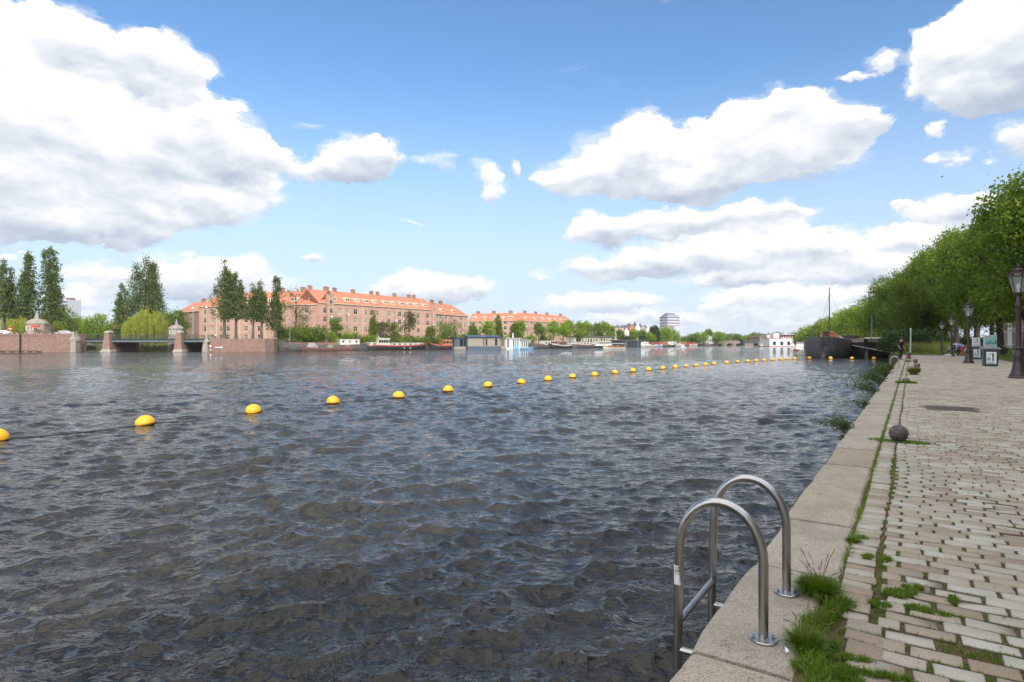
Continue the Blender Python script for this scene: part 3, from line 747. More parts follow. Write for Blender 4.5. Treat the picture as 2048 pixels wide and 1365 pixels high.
# ------------------------------------------------------------------ floats and their rope
def yellow_mat():
    m = bpy.data.materials.new('yellow_plastic'); m.use_nodes = True; t = NT(m.node_tree)
    b = t.n['Principled BSDF']; b.inputs['Roughness'].default_value = .38
    oc = t.new('ShaderNodeTexCoord').outputs['Object']; sp_ = t.new('ShaderNodeSeparateXYZ'); t.put(sp_.inputs[0], oc)
    c = t.mix(t.ss(t.noise(oc, 5, 4, .7), .45, .75), (.82, .42, .012, 1), (.68, .33, .02, 1))
    c = t.mix(t.m('MULTIPLY', t.ss(t.noise(oc, 16, 4, .7), .58, .72), .45), c, (.40, .22, .04, 1))
    wet = t.ss(sp_.outputs[2], .075, .03); c = t.mix(wet, c, (.10, .055, .015, 1))      # wet algae band at the waterline
    t.l.new(c, b.inputs['Base Color']); return m
M_yel = yellow_mat(); M_rope = mat('wet_rope', (.03, .028, .025), .7)
M_yel2 = mat('float_seam', (.55, .28, .02), .5)
FL = [(-7,883),(291,851),(507,826),(666,808),(797,796),(896,784.5),(976,775),(1042,767.5),(1096,761.5),(1145,756.3),(1189,751.8),(1230,747.8),(1266,744.3),(1297,741.3),
      (1326,738.7),(1350,736.4),(1372,734.4),(1392,732.6),(1411,731),(1428,729.5),(1453,727.3),(1475,725.7),(1495,724.2),(1512,723),(1528,722),(1545,721),(1561,720.1),(1574,719.4),(1589,718.6),
      (1619,718.2),(1661,718.4),(1704,718.7),(1748,718.7),(1790,717)]
names = ['first','second','third','fourth','fifth','sixth','seventh','eighth','ninth','tenth','eleventh','twelfth','thirteenth','fourteenth','fifteenth','sixteenth','seventeenth','eighteenth','nineteenth','twentieth',
 'twenty first','twenty second','twenty third','twenty fourth','twenty fifth','twenty sixth','twenty seventh','twenty eighth','twenty ninth','thirtieth','thirty first','thirty second','thirty third','thirty fourth']
extra = {0: 'yellow float cut off by the left picture edge, first of the line', 1: 'large yellow float nearest to the viewer after the cropped one, second of the line', 29: 'yellow float in front of the small white cruiser at the dark barges',
 30: 'yellow float below the grey stern of the first dark barge', 31: 'yellow float between the sterns of the two dark barges', 32: 'flat looking yellow float below the second dark barge stern', 33: 'last yellow float of the line, against the far coping by the ladder hoops'}
fpos = []; proto = None
for i, (px, py) in enumerate(FL):
    Z = EYE * F / (py - HY); p = at(px, Z, 0); fpos.append(p)
    lb = extra.get(i, 'yellow half sunk float, %s from the left along the rope line' % names[i])
    if proto is None:
        proto = thing('line_float', lb, 'float', p, .4, 'yellow floats on the rope line')
        mb = MB(); r = .272; n = 14
        mb.lathe([(max(.002, r*math.sin(math.pi*k/n)), .075 - r*1.0*math.cos(math.pi*k/n)*(.95 if k > 7 else .8)) for k in range(n+1)], 32)
        mb.build('shell', M_yel, proto, smooth=True)
        mb = MB(); mb.tube([(-.30,0,.03), (-.25,0,.035), (.25,0,.035), (.30,0,.03)], .022, 8); mb.build('rope_eye', M_rope, proto)
        mb = MB(); mb.lathe([(.045, .325), (.045, .333), (.03, .338)], 12); mb.build('plug', M_yel2, proto)
    else:
        sc_ = 1.0 if i < 29 else 1.12
        o_ = dup(proto, p, .4 + i*.7, lb, scale=(sc_*random.uniform(.98,1.03), sc_, sc_*random.uniform(.92,1.05))); o_.rotation_euler = (random.uniform(-.12,.12), random.uniform(-.12,.12), .4 + i*.7)
mb = MB()
path = []
for a, b_ in zip(fpos[:-1], fpos[1:]):
    for u in (0, .18, .4, .6, .82): path.append(a.lerp(b_, u) + Vector((0, 0,   .035 - .04*math.sin(math.pi*u))) + Vector((random.uniform(-.04,.04), random.uniform(-.04,.04), 0)))
path.append(fpos[-1]); mb.tube(path, .016, 5)
tag(mb.build('float_rope', M_rope), 'thin black rope linking the yellow floats, dipping under water', 'rope')

# ------------------------------------------------------------------ street lamps
M_lamp = mat('dark_brown_lamp_paint', (.055, .028, .026), .42, (.035, .02, .02), 5)
def glass_mat():
    m = bpy.data.materials.new('lantern_glass'); m.use_nodes = True; t = NT(m.node_tree)
    b = t.n['Principled BSDF']; b.inputs['Base Color'].default_value = (.62, .66, .62, 1); b.inputs['Roughness'].default_value = .25
    b.inputs['Alpha'].default_value = .32; return m
M_lglass = glass_mat(); M_bulb = mat('lamp_bulb_off', (.75, .73, .68), .4)
def lamp(loc, label):
    root = thing('street_lamp', label, 'lamp', loc, QROT, 'old fashioned street lamps')
    mb = MB(); mb.lathe([(.31,0),(.31,.05),(.27,.09),(.275,.14),(.235,.20),(.20,.34),(.165,.55),(.15,.72),(.155,.74),(.185,.76),(.185,.80),(.145,.82)], 16); mb.build('base', M_lamp, root, smooth=True)
    mb = MB(); mb.lathe([(.145,.82),(.15,.90),(.12,.96),(.12,1.05),(.175,1.08),(.175,1.12),(.10,1.16),(.085,1.3),(.07,2.6),(.075,2.62),(.09,2.64),(.09,2.70),(.065,2.74),(.06,3.02),(.10,3.06),(.11,3.10)], 14); mb.build('pole', M_lamp, root, smooth=True)
    mb = MB(); rs = []
    for r, z in ((.15, 3.14), (.30, 3.72)): rs.append([(r*math.cos(math.pi*2*k/6+.26), r*math.sin(math.pi*2*k/6+.26), z) for k in range(6)])
    mb.loft(rs, caps=False); g = mb.build('lantern_glass', M_lglass, root)
    mb = MB()
    for k in range(6):
        a = math.pi*2*k/6+.26; mb.tube([(.155*math.cos(a), .155*math.sin(a), 3.13), (.305*math.cos(a), .305*math.sin(a), 3.73)], .013, 5)
    for z, r in ((3.13, .16), (3.73, .315)):
        mb.tube([(r*math.cos(2*math.pi*k/6+.26), r*math.sin(2*math.pi*k/6+.26), z) for k in range(7)], .017, 5)
    mb.build('lantern_frame', M_lamp, root)
    mb = MB(); mb.lathe([(.31,3.74),(.26,3.80),(.17,3.86),(.12,3.88),(.12,3.93),(.16,3.95),(.15,3.99),(.07,4.03),(.035,4.06),(.055,4.10),(.02,4.16),(.005,4.19)], 12)
    for k in range(6):
        a = math.pi*2*k/6+.26; mb.lathe([(.02,3.76),(.045,3.80),(.045,3.84),(.01,3.89)], 6, (.29*math.cos(a), .29*math.sin(a), 0))
    mb.build('crown', M_lamp, root, smooth=True)
    mb = MB(); mb.lathe([(.03,3.14),(.03,3.24),(.055,3.30),(.06,3.38),(.03,3.46),(.005,3.48)], 10); mb.build('bulb', M_bulb, root, smooth=True)
    return root
s_, t_ = qpx(2037, 757); L1 = lamp(qp(s_, t_), 'tall dark brown street lamp at the right picture edge, the nearest')
s_, t_ = qpx(1937, 727); dup(L1, qp(s_, t_), QROT, 'street lamp in front of the two litter bins, second nearest', scale=(.97,.97,.95))
s_, t_ = qpx(1903.5, 713); dup(L1, qp(s_, t_), QROT, 'street lamp rising behind the crouching people', scale=(.95,.95,.95))
s_, t_ = qpx(1884, 709.5); dup(L1, qp(s_, t_), QROT, 'smallest and farthest street lamp, in front of the tall reeds', scale=(.95,.95,.9))

# ------------------------------------------------------------------ litter bins with boards on top
M_bin = mat('bin_dark_green', (.022, .045, .045), .5); M_binlid = mat('bin_lid_grey', (.16, .17, .18), .5); M_white = mat('poster_white', (.72, .78, .80), .5)
M_teal = mat('poster_teal', (.16, .42, .38), .5); M_pink = mat('poster_pink', (.60, .22, .20), .5); M_pblue = mat('poster_dark_blue', (.03, .05, .10), .5); M_frame = mat('aluminium', (.6, .62, .63), .35, metal=.6)
def pictogram(mb, x, z, h, y):
    """person throwing litter into a basket, flat ink on the poster"""
    def P(poly): mb.add([(x + h*u, y, z + h*v) for u, v in poly], [tuple(range(len(poly)))])
    P([(.12+.055*math.cos(a), .42+.055*math.sin(a)) for a in [2*math.pi*k/10 for k in range(10)]])
    P([(.05,.33),(.19,.35),(.20,.05),(.07,.05)]); P([(-.20,.285),(.05,.30),(.05,.345),(-.20,.32)])
    P([(.075,.04),(.125,.04),(.12,-.38),(.07,-.38)]); P([(.14,.04),(.195,.04),(.20,-.38),(.15,-.38)])
    for k in range(4): P([(-.32+.075*k,-.05),(-.295+.075*k,-.05),(-.295+.07*k,-.32),(-.315+.07*k,-.32)])
    for k in range(3): P([(-.33,-.05-.11*k),(-.06,-.05-.11*k),(-.06,-.08-.11*k),(-.33,-.08-.11*k)])
    P([(-.24,.12),(-.20,.17),(-.16,.12),(-.20,.07)])
def litter_bin(px, py, label, teal, rz):
    Z = (EYE - QZ)*F/(py - HY); root = thing('litter_bin', label, 'bin', at(px, Z, QZ), rz)
    mb = MB(); mb.loft([[(-a,-a,z),(a,-a,z),(a,a,z),(-a,a,z)] for a, z in ((.30,0),(.30,.05),(.33,.86))]); mb.build('body', M_bin, root, bevel=.02)
    mb = MB(); mb.loft([[(-a,-a,z),(a,-a,z),(a,a,z),(-a,a,z)] for a, z in ((.36,.90),(.42,.94),(.42,1.0),(.34,1.05))]); mb.loft([[(-a,-a,z),(a,-a,z),(a,a,z),(-a,a,z)] for a, z in ((.29,.86),(.29,.90))]); mb.build('lid', M_binlid, root, bevel=.01)
    ps = MB(); ps.add([(-.22,-.335,.14),(.22,-.335,.14),(.22,-.345,.80),(-.22,-.345,.80)], [(0,1,2,3)]); po = ps.build('poster', M_white, root)
    mb = MB(); pictogram(mb, 0, .50, .55, -.350)
    for k in range(4): mb.add([(-.17,-.349,.17+.022*k),(.15-.03*(k%2),-.349,.17+.022*k),(.15-.03*(k%2),-.349,.178+.022*k),(-.17,-.349,.178+.022*k)], [(0,1,2,3)])
    mb.build('pictogram', M_ink, po)
    if teal:
        mb = MB(); mb.box(-.29,-.03,1.06,.29,.03,1.72); bo = mb.build('board', M_frame, root)
        mb = MB(); mb.add([(-.24,-.034,1.09),(.27,-.034,1.09),(.27,-.034,1.69),(-.24,-.034,1.69)], [(0,1,2,3)]); po2 = mb.build('poster', M_teal, bo)
        mb = MB()
        for k, (a0, a1) in enumerate([(-.20,.14),(-.20,.10)]): mb.add([(a0,-.037,1.60-.06*k),(a1,-.037,1.60-.06*k),(a1,-.037,1.635-.06*k),(a0,-.037,1.635-.06*k)], [(0,1,2,3)])
        for k in range(3): mb.add([(-.20,-.037,1.19-.03*k),(.10,-.037,1.19-.03*k),(.10,-.037,1.205-.03*k),(-.20,-.037,1.205-.03*k)], [(0,1,2,3)])
        mb.build('lettering', M_pink, po2)
        mb = MB()
        for k in range(6):
            x = -.20+.085*k; h_ = .08+.05*((k*7)%3); mb.add([(x,-.037,1.24),(x+.06,-.037,1.24),(x+.05,-.037,1.24+h_),(x+.015,-.037,1.26+h_)], [(0,1,2,3)])
        mb.build('drawing', M_pblue, po2)
    else:
        mb = MB(); mb.box(-.25,-.03,1.06,.25,.03,1.70); bo = mb.build('board', M_white, root)
        mb = MB(); pictogram(mb, .02, 1.42, .46, -.034)
        for k in range(3): mb.add([(-.18,-.033,1.10+.022*k),(.18,-.033,1.10+.022*k),(.18,-.033,1.108+.022*k),(-.18,-.033,1.108+.022*k)], [(0,1,2,3)])
        mb.build('pictogram', M_ink, bo)
    return root
litter_bin(1980, 733, 'dark litter bin with a teal poster board standing on its lid', True, -.50)
litter_bin(1952, 719, 'dark litter bin with a white pictogram board on its lid, behind the lamp', False, -.50)

# ------------------------------------------------------------------ people
def skin_body(name, joints, edges, radii, m, parent, sub=2):
    me = bpy.data.meshes.new(name); me.from_pydata([tuple(j) for j in joints], edges, []); me.materials.append(m)
    o = bpy.data.objects.new(name, me); COL.objects.link(o)
    md = o.modifiers.new('skin', 'SKIN'); 
    if not me.skin_vertices:
        bpy.context.view_layer.objects.active = o
    for i, sv in enumerate(me.skin_vertices[0].data if me.skin_vertices else []):
        r = radii[i]; sv.radius = (r, r) if not isinstance(r, tuple) else r; sv.use_root = (i == 0)
    s2 = o.modifiers.new('sub', 'SUBSURF'); s2.levels = sub; s2.render_levels = sub
    if parent is not None: reg(o, parent)
    return o
M_skin = mat('skin', (.48, .27, .19), .55); M_hair = mat('dark_hair', (.03, .02, .015), .6); M_hair2 = mat('brown_hair', (.12, .065, .03), .6)
def capsule(mb, a, b_, ra, rb, n=10, e=None):
    a, b_ = Vector(a), Vector(b_); d = (b_ - a).normalized()
    mb.tube([a - d*ra*.7, a - d*ra*.35, a, a.lerp(b_, .5), b_, b_ + d*rb*.35, b_ + d*rb*.7], [ra*.45, ra*.85, ra, (ra+rb)/2, rb, rb*.85, rb*.45], n)
def person(loc, rz, J, label, cols, hair=M_hair, hat=None, skirt=False):
    """J: dict of joints (local metres). body = one skinned surface, clothes are children"""
    root = thing('person', label, 'person', loc, rz)
    names_ = ['pel','spine','chest','neck','head','top','shL','elL','haL','shR','elR','haR','hipL','knL','anL','toL','hipR','knR','anR','toR']
    E = [('pel','spine'),('spine','chest'),('chest','neck'),('neck','head'),('head','top'),('chest','shL'),('shL','elL'),('elL','haL'),('chest','shR'),('shR','elR'),('elR','haR'),
         ('pel','hipL'),('hipL','knL'),('knL','anL'),('anL','toL'),('pel','hipR'),('hipR','knR'),('knR','anR'),('anR','toR')]
    rad = dict(pel=.13,spine=.115,chest=.14,neck=.055,head=.10,top=.075,shL=.062,shR=.062,elL=.042,elR=.042,haL=.028,haR=.028,hipL=.095,hipR=.095,knL=.06,knR=.06,anL=.04,anR=.04,toL=.035,toR=.035)
    skin_body('body', [J[k] for k in names_], [(names_.index(a), names_.index(b_)) for a, b_ in E], [rad[k] for k in names_], M_skin, root)
    V_ = {k: Vector(v) for k, v in J.items()}
    mb = MB()   # shirt
    mb.tube([V_['pel'], V_['spine'], V_['chest'], V_['chest'].lerp(V_['neck'], .6)], [.155,.15,.185,.11], 12)
    for s_ in 'LR': capsule(mb, V_['sh'+s_], V_['sh'+s_].lerp(V_['el'+s_], .75), .082, .068)
    mb.build('shirt', cols[0], root, smooth=True)
    mb = MB()   # legs
    fr = cols[2] if len(cols) > 2 else 1.0
    for s_ in 'LR':
        if fr <= .5: capsule(mb, V_['hip'+s_], V_['hip'+s_].lerp(V_['kn'+s_], fr*2), .125, .10)
        else:
            capsule(mb, V_['hip'+s_], V_['kn'+s_], .12, .085); capsule(mb, V_['kn'+s_], V_['an'+s_], .082, .06)
    mb.tube([V_['pel']+Vector((0,0,.08)), V_['pel'], V_['pel']-Vector((0,0,.06))], [.15,.165,.13], 12)
    mb.build('shorts' if fr <= .5 else 'trousers', cols[1], root, smooth=True)
    mb = MB(); h = V_['head']; up = (V_['top'] - V_['head']).normalized()
    mb.tube([h + up*.0 + Vector((0,.03,0)), h + up*.05 + Vector((0,.02,0)), h + up*.11, h + up*.145], [.098,.118,.10,.03], 12)
    mb.build('hat' if hat else 'hair', hat or hair, root, smooth=True)
    mb = MB()
    for s_ in 'LR': a = V_['an'+s_]; mb.tube([a + Vector((0,.06,-.045)), a + Vector((0,0,-.03)), V_['to'+s_] + Vector((0,-.05,-.01))], [.04,.05,.035], 8)
    mb.build('shoes', cols[3] if len(cols) > 3 else M_ink, root, smooth=True)
    # face and hands
    mb = MB(); f = h + Vector((0,-.10,0))
    mb.add([f+Vector((-.012,-.008,-.02)), f+Vector((.012,-.008,-.02)), f+Vector((0,-.03,-.03)), f+Vector((0,-.004,.02))], [(0,1,2),(0,2,3),(1,3,2)])
    mb.build('nose', M_skin, root)
    for s_ in 'LR':
        a = V_['ha'+s_]; d = (a - V_['el'+s_]).normalized(); side = d.cross(Vector((0,1,.1))).normalized(); mb = MB()
        for k in range(4): mb.tube([a + side*(-.022+.015*k), a + d*(.05) + side*(-.024+.016*k), a + d*(.085 - .008*abs(k-1.5)) + side*(-.024+.016*k) + Vector((0,-.012,0))], [.0095,.0085,.006], 6)
        mb.tube([a + side*.02, a + side*.045 + d*.03, a + side*.05 + d*.06], [.011,.01,.007], 6); mb.build('hand', M_skin, root)
    return root
def stand(h=1.0, lean=0, arms=((-.25,0),(.25,0)), step=.0, bend=0.0):
    s = h; z = lambda v: v*s
    J = dict(pel=(0,0,z(.92)), spine=(0,-lean*.3,z(1.10)), chest=(0,-lean*.8,z(1.34)), neck=(0,-lean,z(1.50)), head=(0,-lean-.02,z(1.62)), top=(0,-lean-.02,z(1.70)),
      shL=(-.19,-lean*.8,z(1.38)), elL=(-.24,.02-lean,z(1.10)), haL=(-.22,-.08-lean,z(.88)), shR=(.19,-lean*.8,z(1.38)), elR=(.24,.02-lean,z(1.10)), haR=(.22,-.08-lean,z(.88)),
      hipL=(-.10,0,z(.86)), knL=(-.11,-.02-step*.4,z(.48)), anL=(-.11,-step,z(.07)), toL=(-.12,-step-.14,z(.03)), hipR=(.10,0,z(.86)), knR=(.11,step*.3,z(.48)), anR=(.11,step,z(.07)), toR=(.12,step-.14,z(.03)))
    return J
def crouch(lean=.35):
    return dict(pel=(0,.15,.42), spine=(0,.0,.60), chest=(0,-.20,.78), neck=(0,-.30,.90), head=(0,-.36,1.0), top=(0,-.38,1.08),
      shL=(-.19,-.20,.80), elL=(-.22,-.42,.58), haL=(-.14,-.60,.42), shR=(.19,-.20,.80), elR=(.22,-.42,.58), haR=(.14,-.60,.42),
      hipL=(-.10,.12,.40), knL=(-.16,-.28,.50), anL=(-.14,-.05,.07), toL=(-.15,-.20,.03), hipR=(.10,.12,.40), knR=(.16,-.28,.50), anR=(.14,-.05,.07), toR=(.15,-.20,.03))
def bent(side=1):
    J = stand(1.0); dy = -.30
    J.update(pel=(0,.12,.88), spine=(0,-.02,1.02), chest=(0,-.28,1.08), neck=(0,-.44,1.08), head=(0,-.56,1.04), top=(0,-.65,1.02),
      shL=(-.18,-.30,1.06), elL=(-.22,-.40,.78), haL=(-.18,-.46,.55), shR=(.18,-.30,1.06), elR=(.22,-.40,.78), haR=(.18,-.46,.55),
      hipL=(-.10,.10,.84), hipR=(.10,.10,.84))
    return J
def cm(n, c, r=.8): return mat(n, c, r, tuple(x*.75 for x in c), 6)
M_c_white = cm('white_cloth', (.7,.7,.72)); M_c_blue = cm('pale_blue_cloth', (.25,.32,.60)); M_c_navy = cm('navy_cloth', (.02,.025,.05)); M_c_grey = cm('grey_cloth', (.28,.30,.29)); M_c_red = cm('red_cloth', (.55,.05,.035)); M_c_mint = cm('mint_cloth', (.35,.46,.42)); M_c_jean = cm('blue_denim', (.07,.10,.18)); M_c_black = cm('black_cloth', (.015,.015,.018))
def qz(px, py): Z = (EYE - QZ)*F/(py - HY); return at(px, Z, QZ)
s_p = qz(1976, 717.5)
J = stand(.99, -.02, step=.12); J['elL'] = (-.30,-.05,1.18); J['haL'] = (-.16,-.22,1.32); J['elR'] = (.30,.0,1.2); J['haR'] = (.26,-.15,1.40)
person(s_p, 1.1, J, 'person in grey top and light shorts walking behind the teal poster bin', (M_c_grey, M_c_mint, .42, M_c_white), M_hair2)
person(qz(1908, 710), .4, bent(), 'person in white cap and light top bending over, left of the group', (M_c_white, M_c_navy, 1.0), hat=M_c_white)
person(qz(1901.0, 709.4), 2.2, crouch(), 'person in a lilac top crouching at the left end of the group', (cm('lilac_cloth', (.42,.38,.46)), M_c_navy, .45), M_hair2)
person(qz(1924, 712.2), -2.4, bent(), 'person in pale blue shirt and red trousers bending down', (M_c_blue, M_c_red, 1.0), M_hair)
person(qz(1914, 712), .9, crouch(), 'person in denim crouching between the white cap and the blue shirt', (M_c_jean, M_c_navy, 1.0), M_hair)
person(qz(1933.5, 711), 1.5, crouch(), 'person in a pink and white top half hidden by the second lamp post', (cm('pink_cloth', (.62,.35,.36)), M_c_grey, .45), M_hair2)
person(qz(1801.5, 719.5), .3, stand(.98, .05, step=.1), 'person in black clothes standing at the far quay edge behind the ladder hoops', (M_c_black, M_c_black, 1.0), M_hair)
# things lying by the group
mb = MB(); n = 10
def blob(mb, cx, cy, rx, ry, h, n=14, seed=1):
    rr_ = random.Random(seed); rings = []
    for k, (f, z) in enumerate(((1, 0), (.95, .35), (.7, .75), (.35, 1.0))):
        rings.append([(cx + rx*f*math.cos(2*math.pi*j/n)*rr_.uniform(.8,1.1), cy + ry*f*math.sin(2*math.pi*j/n)*rr_.uniform(.8,1.1), h*z*rr_.uniform(.8,1.1)) for j in range(n)])
    mb.loft(rings)
blob(mb, 0, 0, .55, .28, .22, seed=2); blob(mb, .45, .1, .3, .25, .28, seed=5)
o = mb.build('towel', cm('pale_towel', (.52,.48,.54)), smooth=True); o.location = qz(1898, 713); tag(o, 'crumpled pale towel lying on the setts in front of the group', 'towel')

# ------------------------------------------------------------------ bicycles
M_tyre = mat('rubber', (.015,.015,.015), .8); M_bframe = mat('blue_bike_paint', (.03,.10,.28), .4); M_bframe2 = mat('dark_bike_paint', (.03,.035,.04), .4); M_box = mat('dark_bike_box', (.06,.05,.055), .7)
def ring(mb, c, r, rt, n=26, m=6):
    mb.loft([[(c[0] + (r + rt*math.cos(2*math.pi*j/m))*math.cos(2*math.pi*k/n), c[1] + rt*math.sin(2*math.pi*j/m), c[2] + (r + rt*math.cos(2*math.pi*j/m))*math.sin(2*math.pi*k/n)) for j in range(m)] for k in range(n+1)], caps=False)
def bicycle(loc, rz, label, fm, cargo=False, tyre=None):
    root = thing('bicycle', label, 'bicycle', loc, rz, 'parked bicycles')
    xw = (-.52, .52 + (.55 if cargo else 0))
    for x in xw:
        r = .34 if not (cargo and x > 0) else .27
        mb = MB(); ring(mb, (x, 0, r), r - .02, .022); w_ = mb.build('wheel', tyre or M_tyre, root, smooth=True)
        mb = MB()
        for k in range(12): a = math.pi*2*k/12; mb.tube([(x, 0, r), (x + (r-.03)*math.cos(a), 0, r + (r-.03)*math.sin(a))], .003, 4)
        mb.build('spokes', M_frame, w_)
    mb = MB(); bb = (-.08, 0, .28); st_ = (-.24, 0, .80); hd = (.36, 0, .82)
    for a, b_ in [(bb, st_), (bb, hd), ((-.22,0,.70), (.34,0,.74)), ((-.52,0,.34), bb), ((-.52,0,.34), st_), ((.33,0,.95), (.52,0,.34) if not cargo else (.42,0,.3))]: mb.tube([a, b_], .02, 6)
    if cargo: mb.tube([(.42,0,.25), (1.07,0,.27)], .025, 6)
    mb.build('frame', fm, root)
    mb = MB(); mb.tube([(.18,-.27,1.02), (.30,-.2,1.05), (.33,0,1.0), (.30,.2,1.05), (.18,.27,1.02)], .014, 6); mb.build('handlebar', M_frame, root)
    mb = MB(); mb.cbox(-.27, 0, .84, .26, .16, .06); mb.tube([st_, (-.26,0,.86)], .015, 6); mb.build('saddle', M_tyre, root, bevel=.02)
    mb = MB(); mb.box(-.80,-.07,.70,-.30,.07,.72); mb.tube([(-.52,.05,.34), (-.6,.06,.70)], .008, 5); mb.build('luggage_rack', M_frame, root)
    if cargo:
        mb = MB(); mb.loft([[(x0,-y,z),(x1,-y,z),(x1,y,z),(x0,y,z)] for x0, x1, y, z in ((.50,.95,.24,.34),(.42,1.12,.32,.85))]); mb.build('cargo_box', M_box, root, bevel=.01)
    return root
bicycle(qz(2025, 716) , 2.9, 'blue wheeled cargo bicycle with a dark box, on the grass left of the nearest lamp', M_bframe, True, M_bframe)
bicycle(qz(2004, 714.5) + Vector((0, 0, 0)), .1, 'dark bicycle leaning among plants left of the cargo bicycle', M_bframe2)
bicycle(qz(2046, 715), .5, 'blue bicycle half hidden behind the nearest lamp post', M_bframe, tyre=M_bframe)

# ------------------------------------------------------------------ land
M_land = mat('bank_grass', (.06, .085, .02), .95, (.10, .09, .045), .35)
M_road = mat('asphalt', (.055, .055, .055), .9, (.07, .068, .065), 2)
M_brickL = mat('wall_brick', (.27, .165, .125), .85, (.205, .125, .098), 1.2, bump=.3, speck=(22, (.36, .24, .19), .5))
M_stone = mat('pale_stone', (.36, .32, .26), .8, (.25, .22, .18), 2.5)
M_dark = mat('dark_recess', (.012, .011, .010), .9)
def land(name, pts, z, m=None):
    mb = MB(); mb.prism([(p[0], p[1]) for p in pts], -3.1, z); o = mb.build(name, m or M_land); tag(o, kind='structure'); return o
BK = [(-84, 199), (-55, 213), (-38, 238), (-8, 250), (24, 298), (57, 340), (102, 438), (168, 565), (190, 585)]
land('far_bank', [(-3000, 2500), (-420, 330), (-190, 215), (-150, 214)] + [(-92, 201)] + BK + [(260, 585), (700, 640), (3500, 900), (3500, 3000), (-3000, 3000)][:0] + [(300, 600), (300, 3000)], 1.6)
land('far_shore', [(300, 600), (520, 560), (3500, 700), (3500, 3000), (300, 3000)], 1.6)
# plateau behind the left brick wall
land('left_bank', [(-420, 160), (-126.5, 164.6), (-120.5, 166.5), (-146, 196), (-152, 213.9), (-420, 329)], 4.7, M_land)
land('wall_terrace', [(-85.5, 174.5), (-75, 179.5), (-72, 190), (-82, 200.5), (-96, 200.5), (-88, 186)], 3.70, M_land)

# ------------------------------------------------------------------ facade builder
M_brick = mat('pink_brick', (.50, .31, .235), .85, (.42, .25, .19), .35, bump=.25, bscale=8, speck=(5, (.55, .30, .22), .5))
M_brickold = mat('old_brown_brick', (.34, .20, .13), .85, (.22, .14, .10), .8, bump=.3)
M_roof = mat('orange_roof_tiles', (.52, .185, .095), .8, (.36, .14, .08), .6, bump=.5, bscale=12, stretch=(1, 1, 3))
M_roofd = mat('dark_slate', (.09, .09, .10), .6, (.14, .13, .13), 1)
M_fr = mat('cream_window_frame', (.66, .60, .46), .6); M_frw = mat('white_window_frame', (.72, .72, .70), .6)
def pane_mat():
    m = bpy.data.materials.new('window_glass'); m.use_nodes = True; t = NT(m.node_tree)
    b = t.n['Principled BSDF']; b.inputs['Roughness'].default_value = .12; b.inputs['Specular IOR Level'].default_value = .25
    g = t.new('ShaderNodeObjectInfo').outputs['Random']
    c = t.ramp(g, [(0, (.012,.016,.015,1)), (.5, (.03,.045,.04,1)), (.8, (.16,.17,.15,1)), (1, (.32,.31,.27,1))], 'LINEAR'); t.l.new(c, b.inputs['Base Color']); return m
M_pane = pane_mat()
def wall_holes(mb, L, z0, z1, holes, depth=.22, y=0.0):
    """front wall in the xz plane (facing -y) with recessed openings"""
    us = sorted(set([0, L] + [h[0] for h in holes] + [h[2] for h in holes])); vs = sorted(set([z0, z1] + [h[1] for h in holes] + [h[3] for h in holes]))
    for i in range(len(us)-1):
        for j in range(len(vs)-1):
            u, v = (us[i]+us[i+1])/2, (vs[j]+vs[j+1])/2
            if any(h[0] < u < h[2] and h[1] < v < h[3] for h in holes): continue
            mb.add([(us[i],y,vs[j]),(us[i+1],y,vs[j]),(us[i+1],y,vs[j+1]),(us[i],y,vs[j+1])], [(0,1,2,3)])
    for a, b_, c, d in holes:
        mb.add([(a,y,b_),(c,y,b_),(c,y+depth,b_),(a,y+depth,b_)], [(0,1,2,3)]); mb.add([(a,y,d),(c,y,d),(c,y+depth,d),(a,y+depth,d)], [(3,2,1,0)])
        mb.add([(a,y,b_),(a,y,d),(a,y+depth,d),(a,y+depth,b_)], [(3,2,1,0)]); mb.add([(c,y,b_),(c,y,d),(c,y+depth,d),(c,y+depth,b_)], [(0,1,2,3)])
_wcache = {}
def window_part(parent, u0, z0, u1, z1, y=.14, fm=None, bars=1, cross=True, sub=True):
    key = (round(u1-u0, 2), round(z1-z0, 2), bars, cross, (fm or M_fr).name); w_, h_ = u1-u0, z1-z0
    if key not in _wcache:
        mb = MB(); f = .10
        mb.box(0,0,0,f,.08,h_); mb.box(w_-f,0,0,w_,.08,h_); mb.box(f,0,h_-f,w_-f,.08,h_); mb.box(f,0,0,w_-f,.08,f)
        for k in range(bars): x = w_*(k+1)/(bars+1); mb.box(x-.035,.01,f,x+.035,.07,h_-f)
        if cross: mb.box(f,.012,h_*.66,w_-f,.068,h_*.66+.06)
        mb.box(-.08,-.20,-.10,w_+.08,.06,-.003)
        fo = mb.build('window', fm or M_fr)
        mp = MB(); mp.add([(.05,.05,.05),(w_-.05,.05,.05),(w_-.05,.05,h_-.05),(.05,.05,h_-.05)], [(0,1,2,3)]); po = mp.build('pane', M_pane)
        _wcache[key] = (fo.data, po.data); bpy.data.objects.remove(fo); bpy.data.objects.remove(po)
    a, b_ = _wcache[key]
    o = bpy.data.objects.new('window', a); COL.objects.link(o); o.location = (u0, y, z0); reg(o, parent)
    p = bpy.data.objects.new('pane', b_); COL.objects.link(p); reg(p, o)
    return o
def place_facade(pL, pR): d = Vector((pR[0]-pL[0], pR[1]-pL[1], 0)); return math.atan2(d.y, d.x), d.length

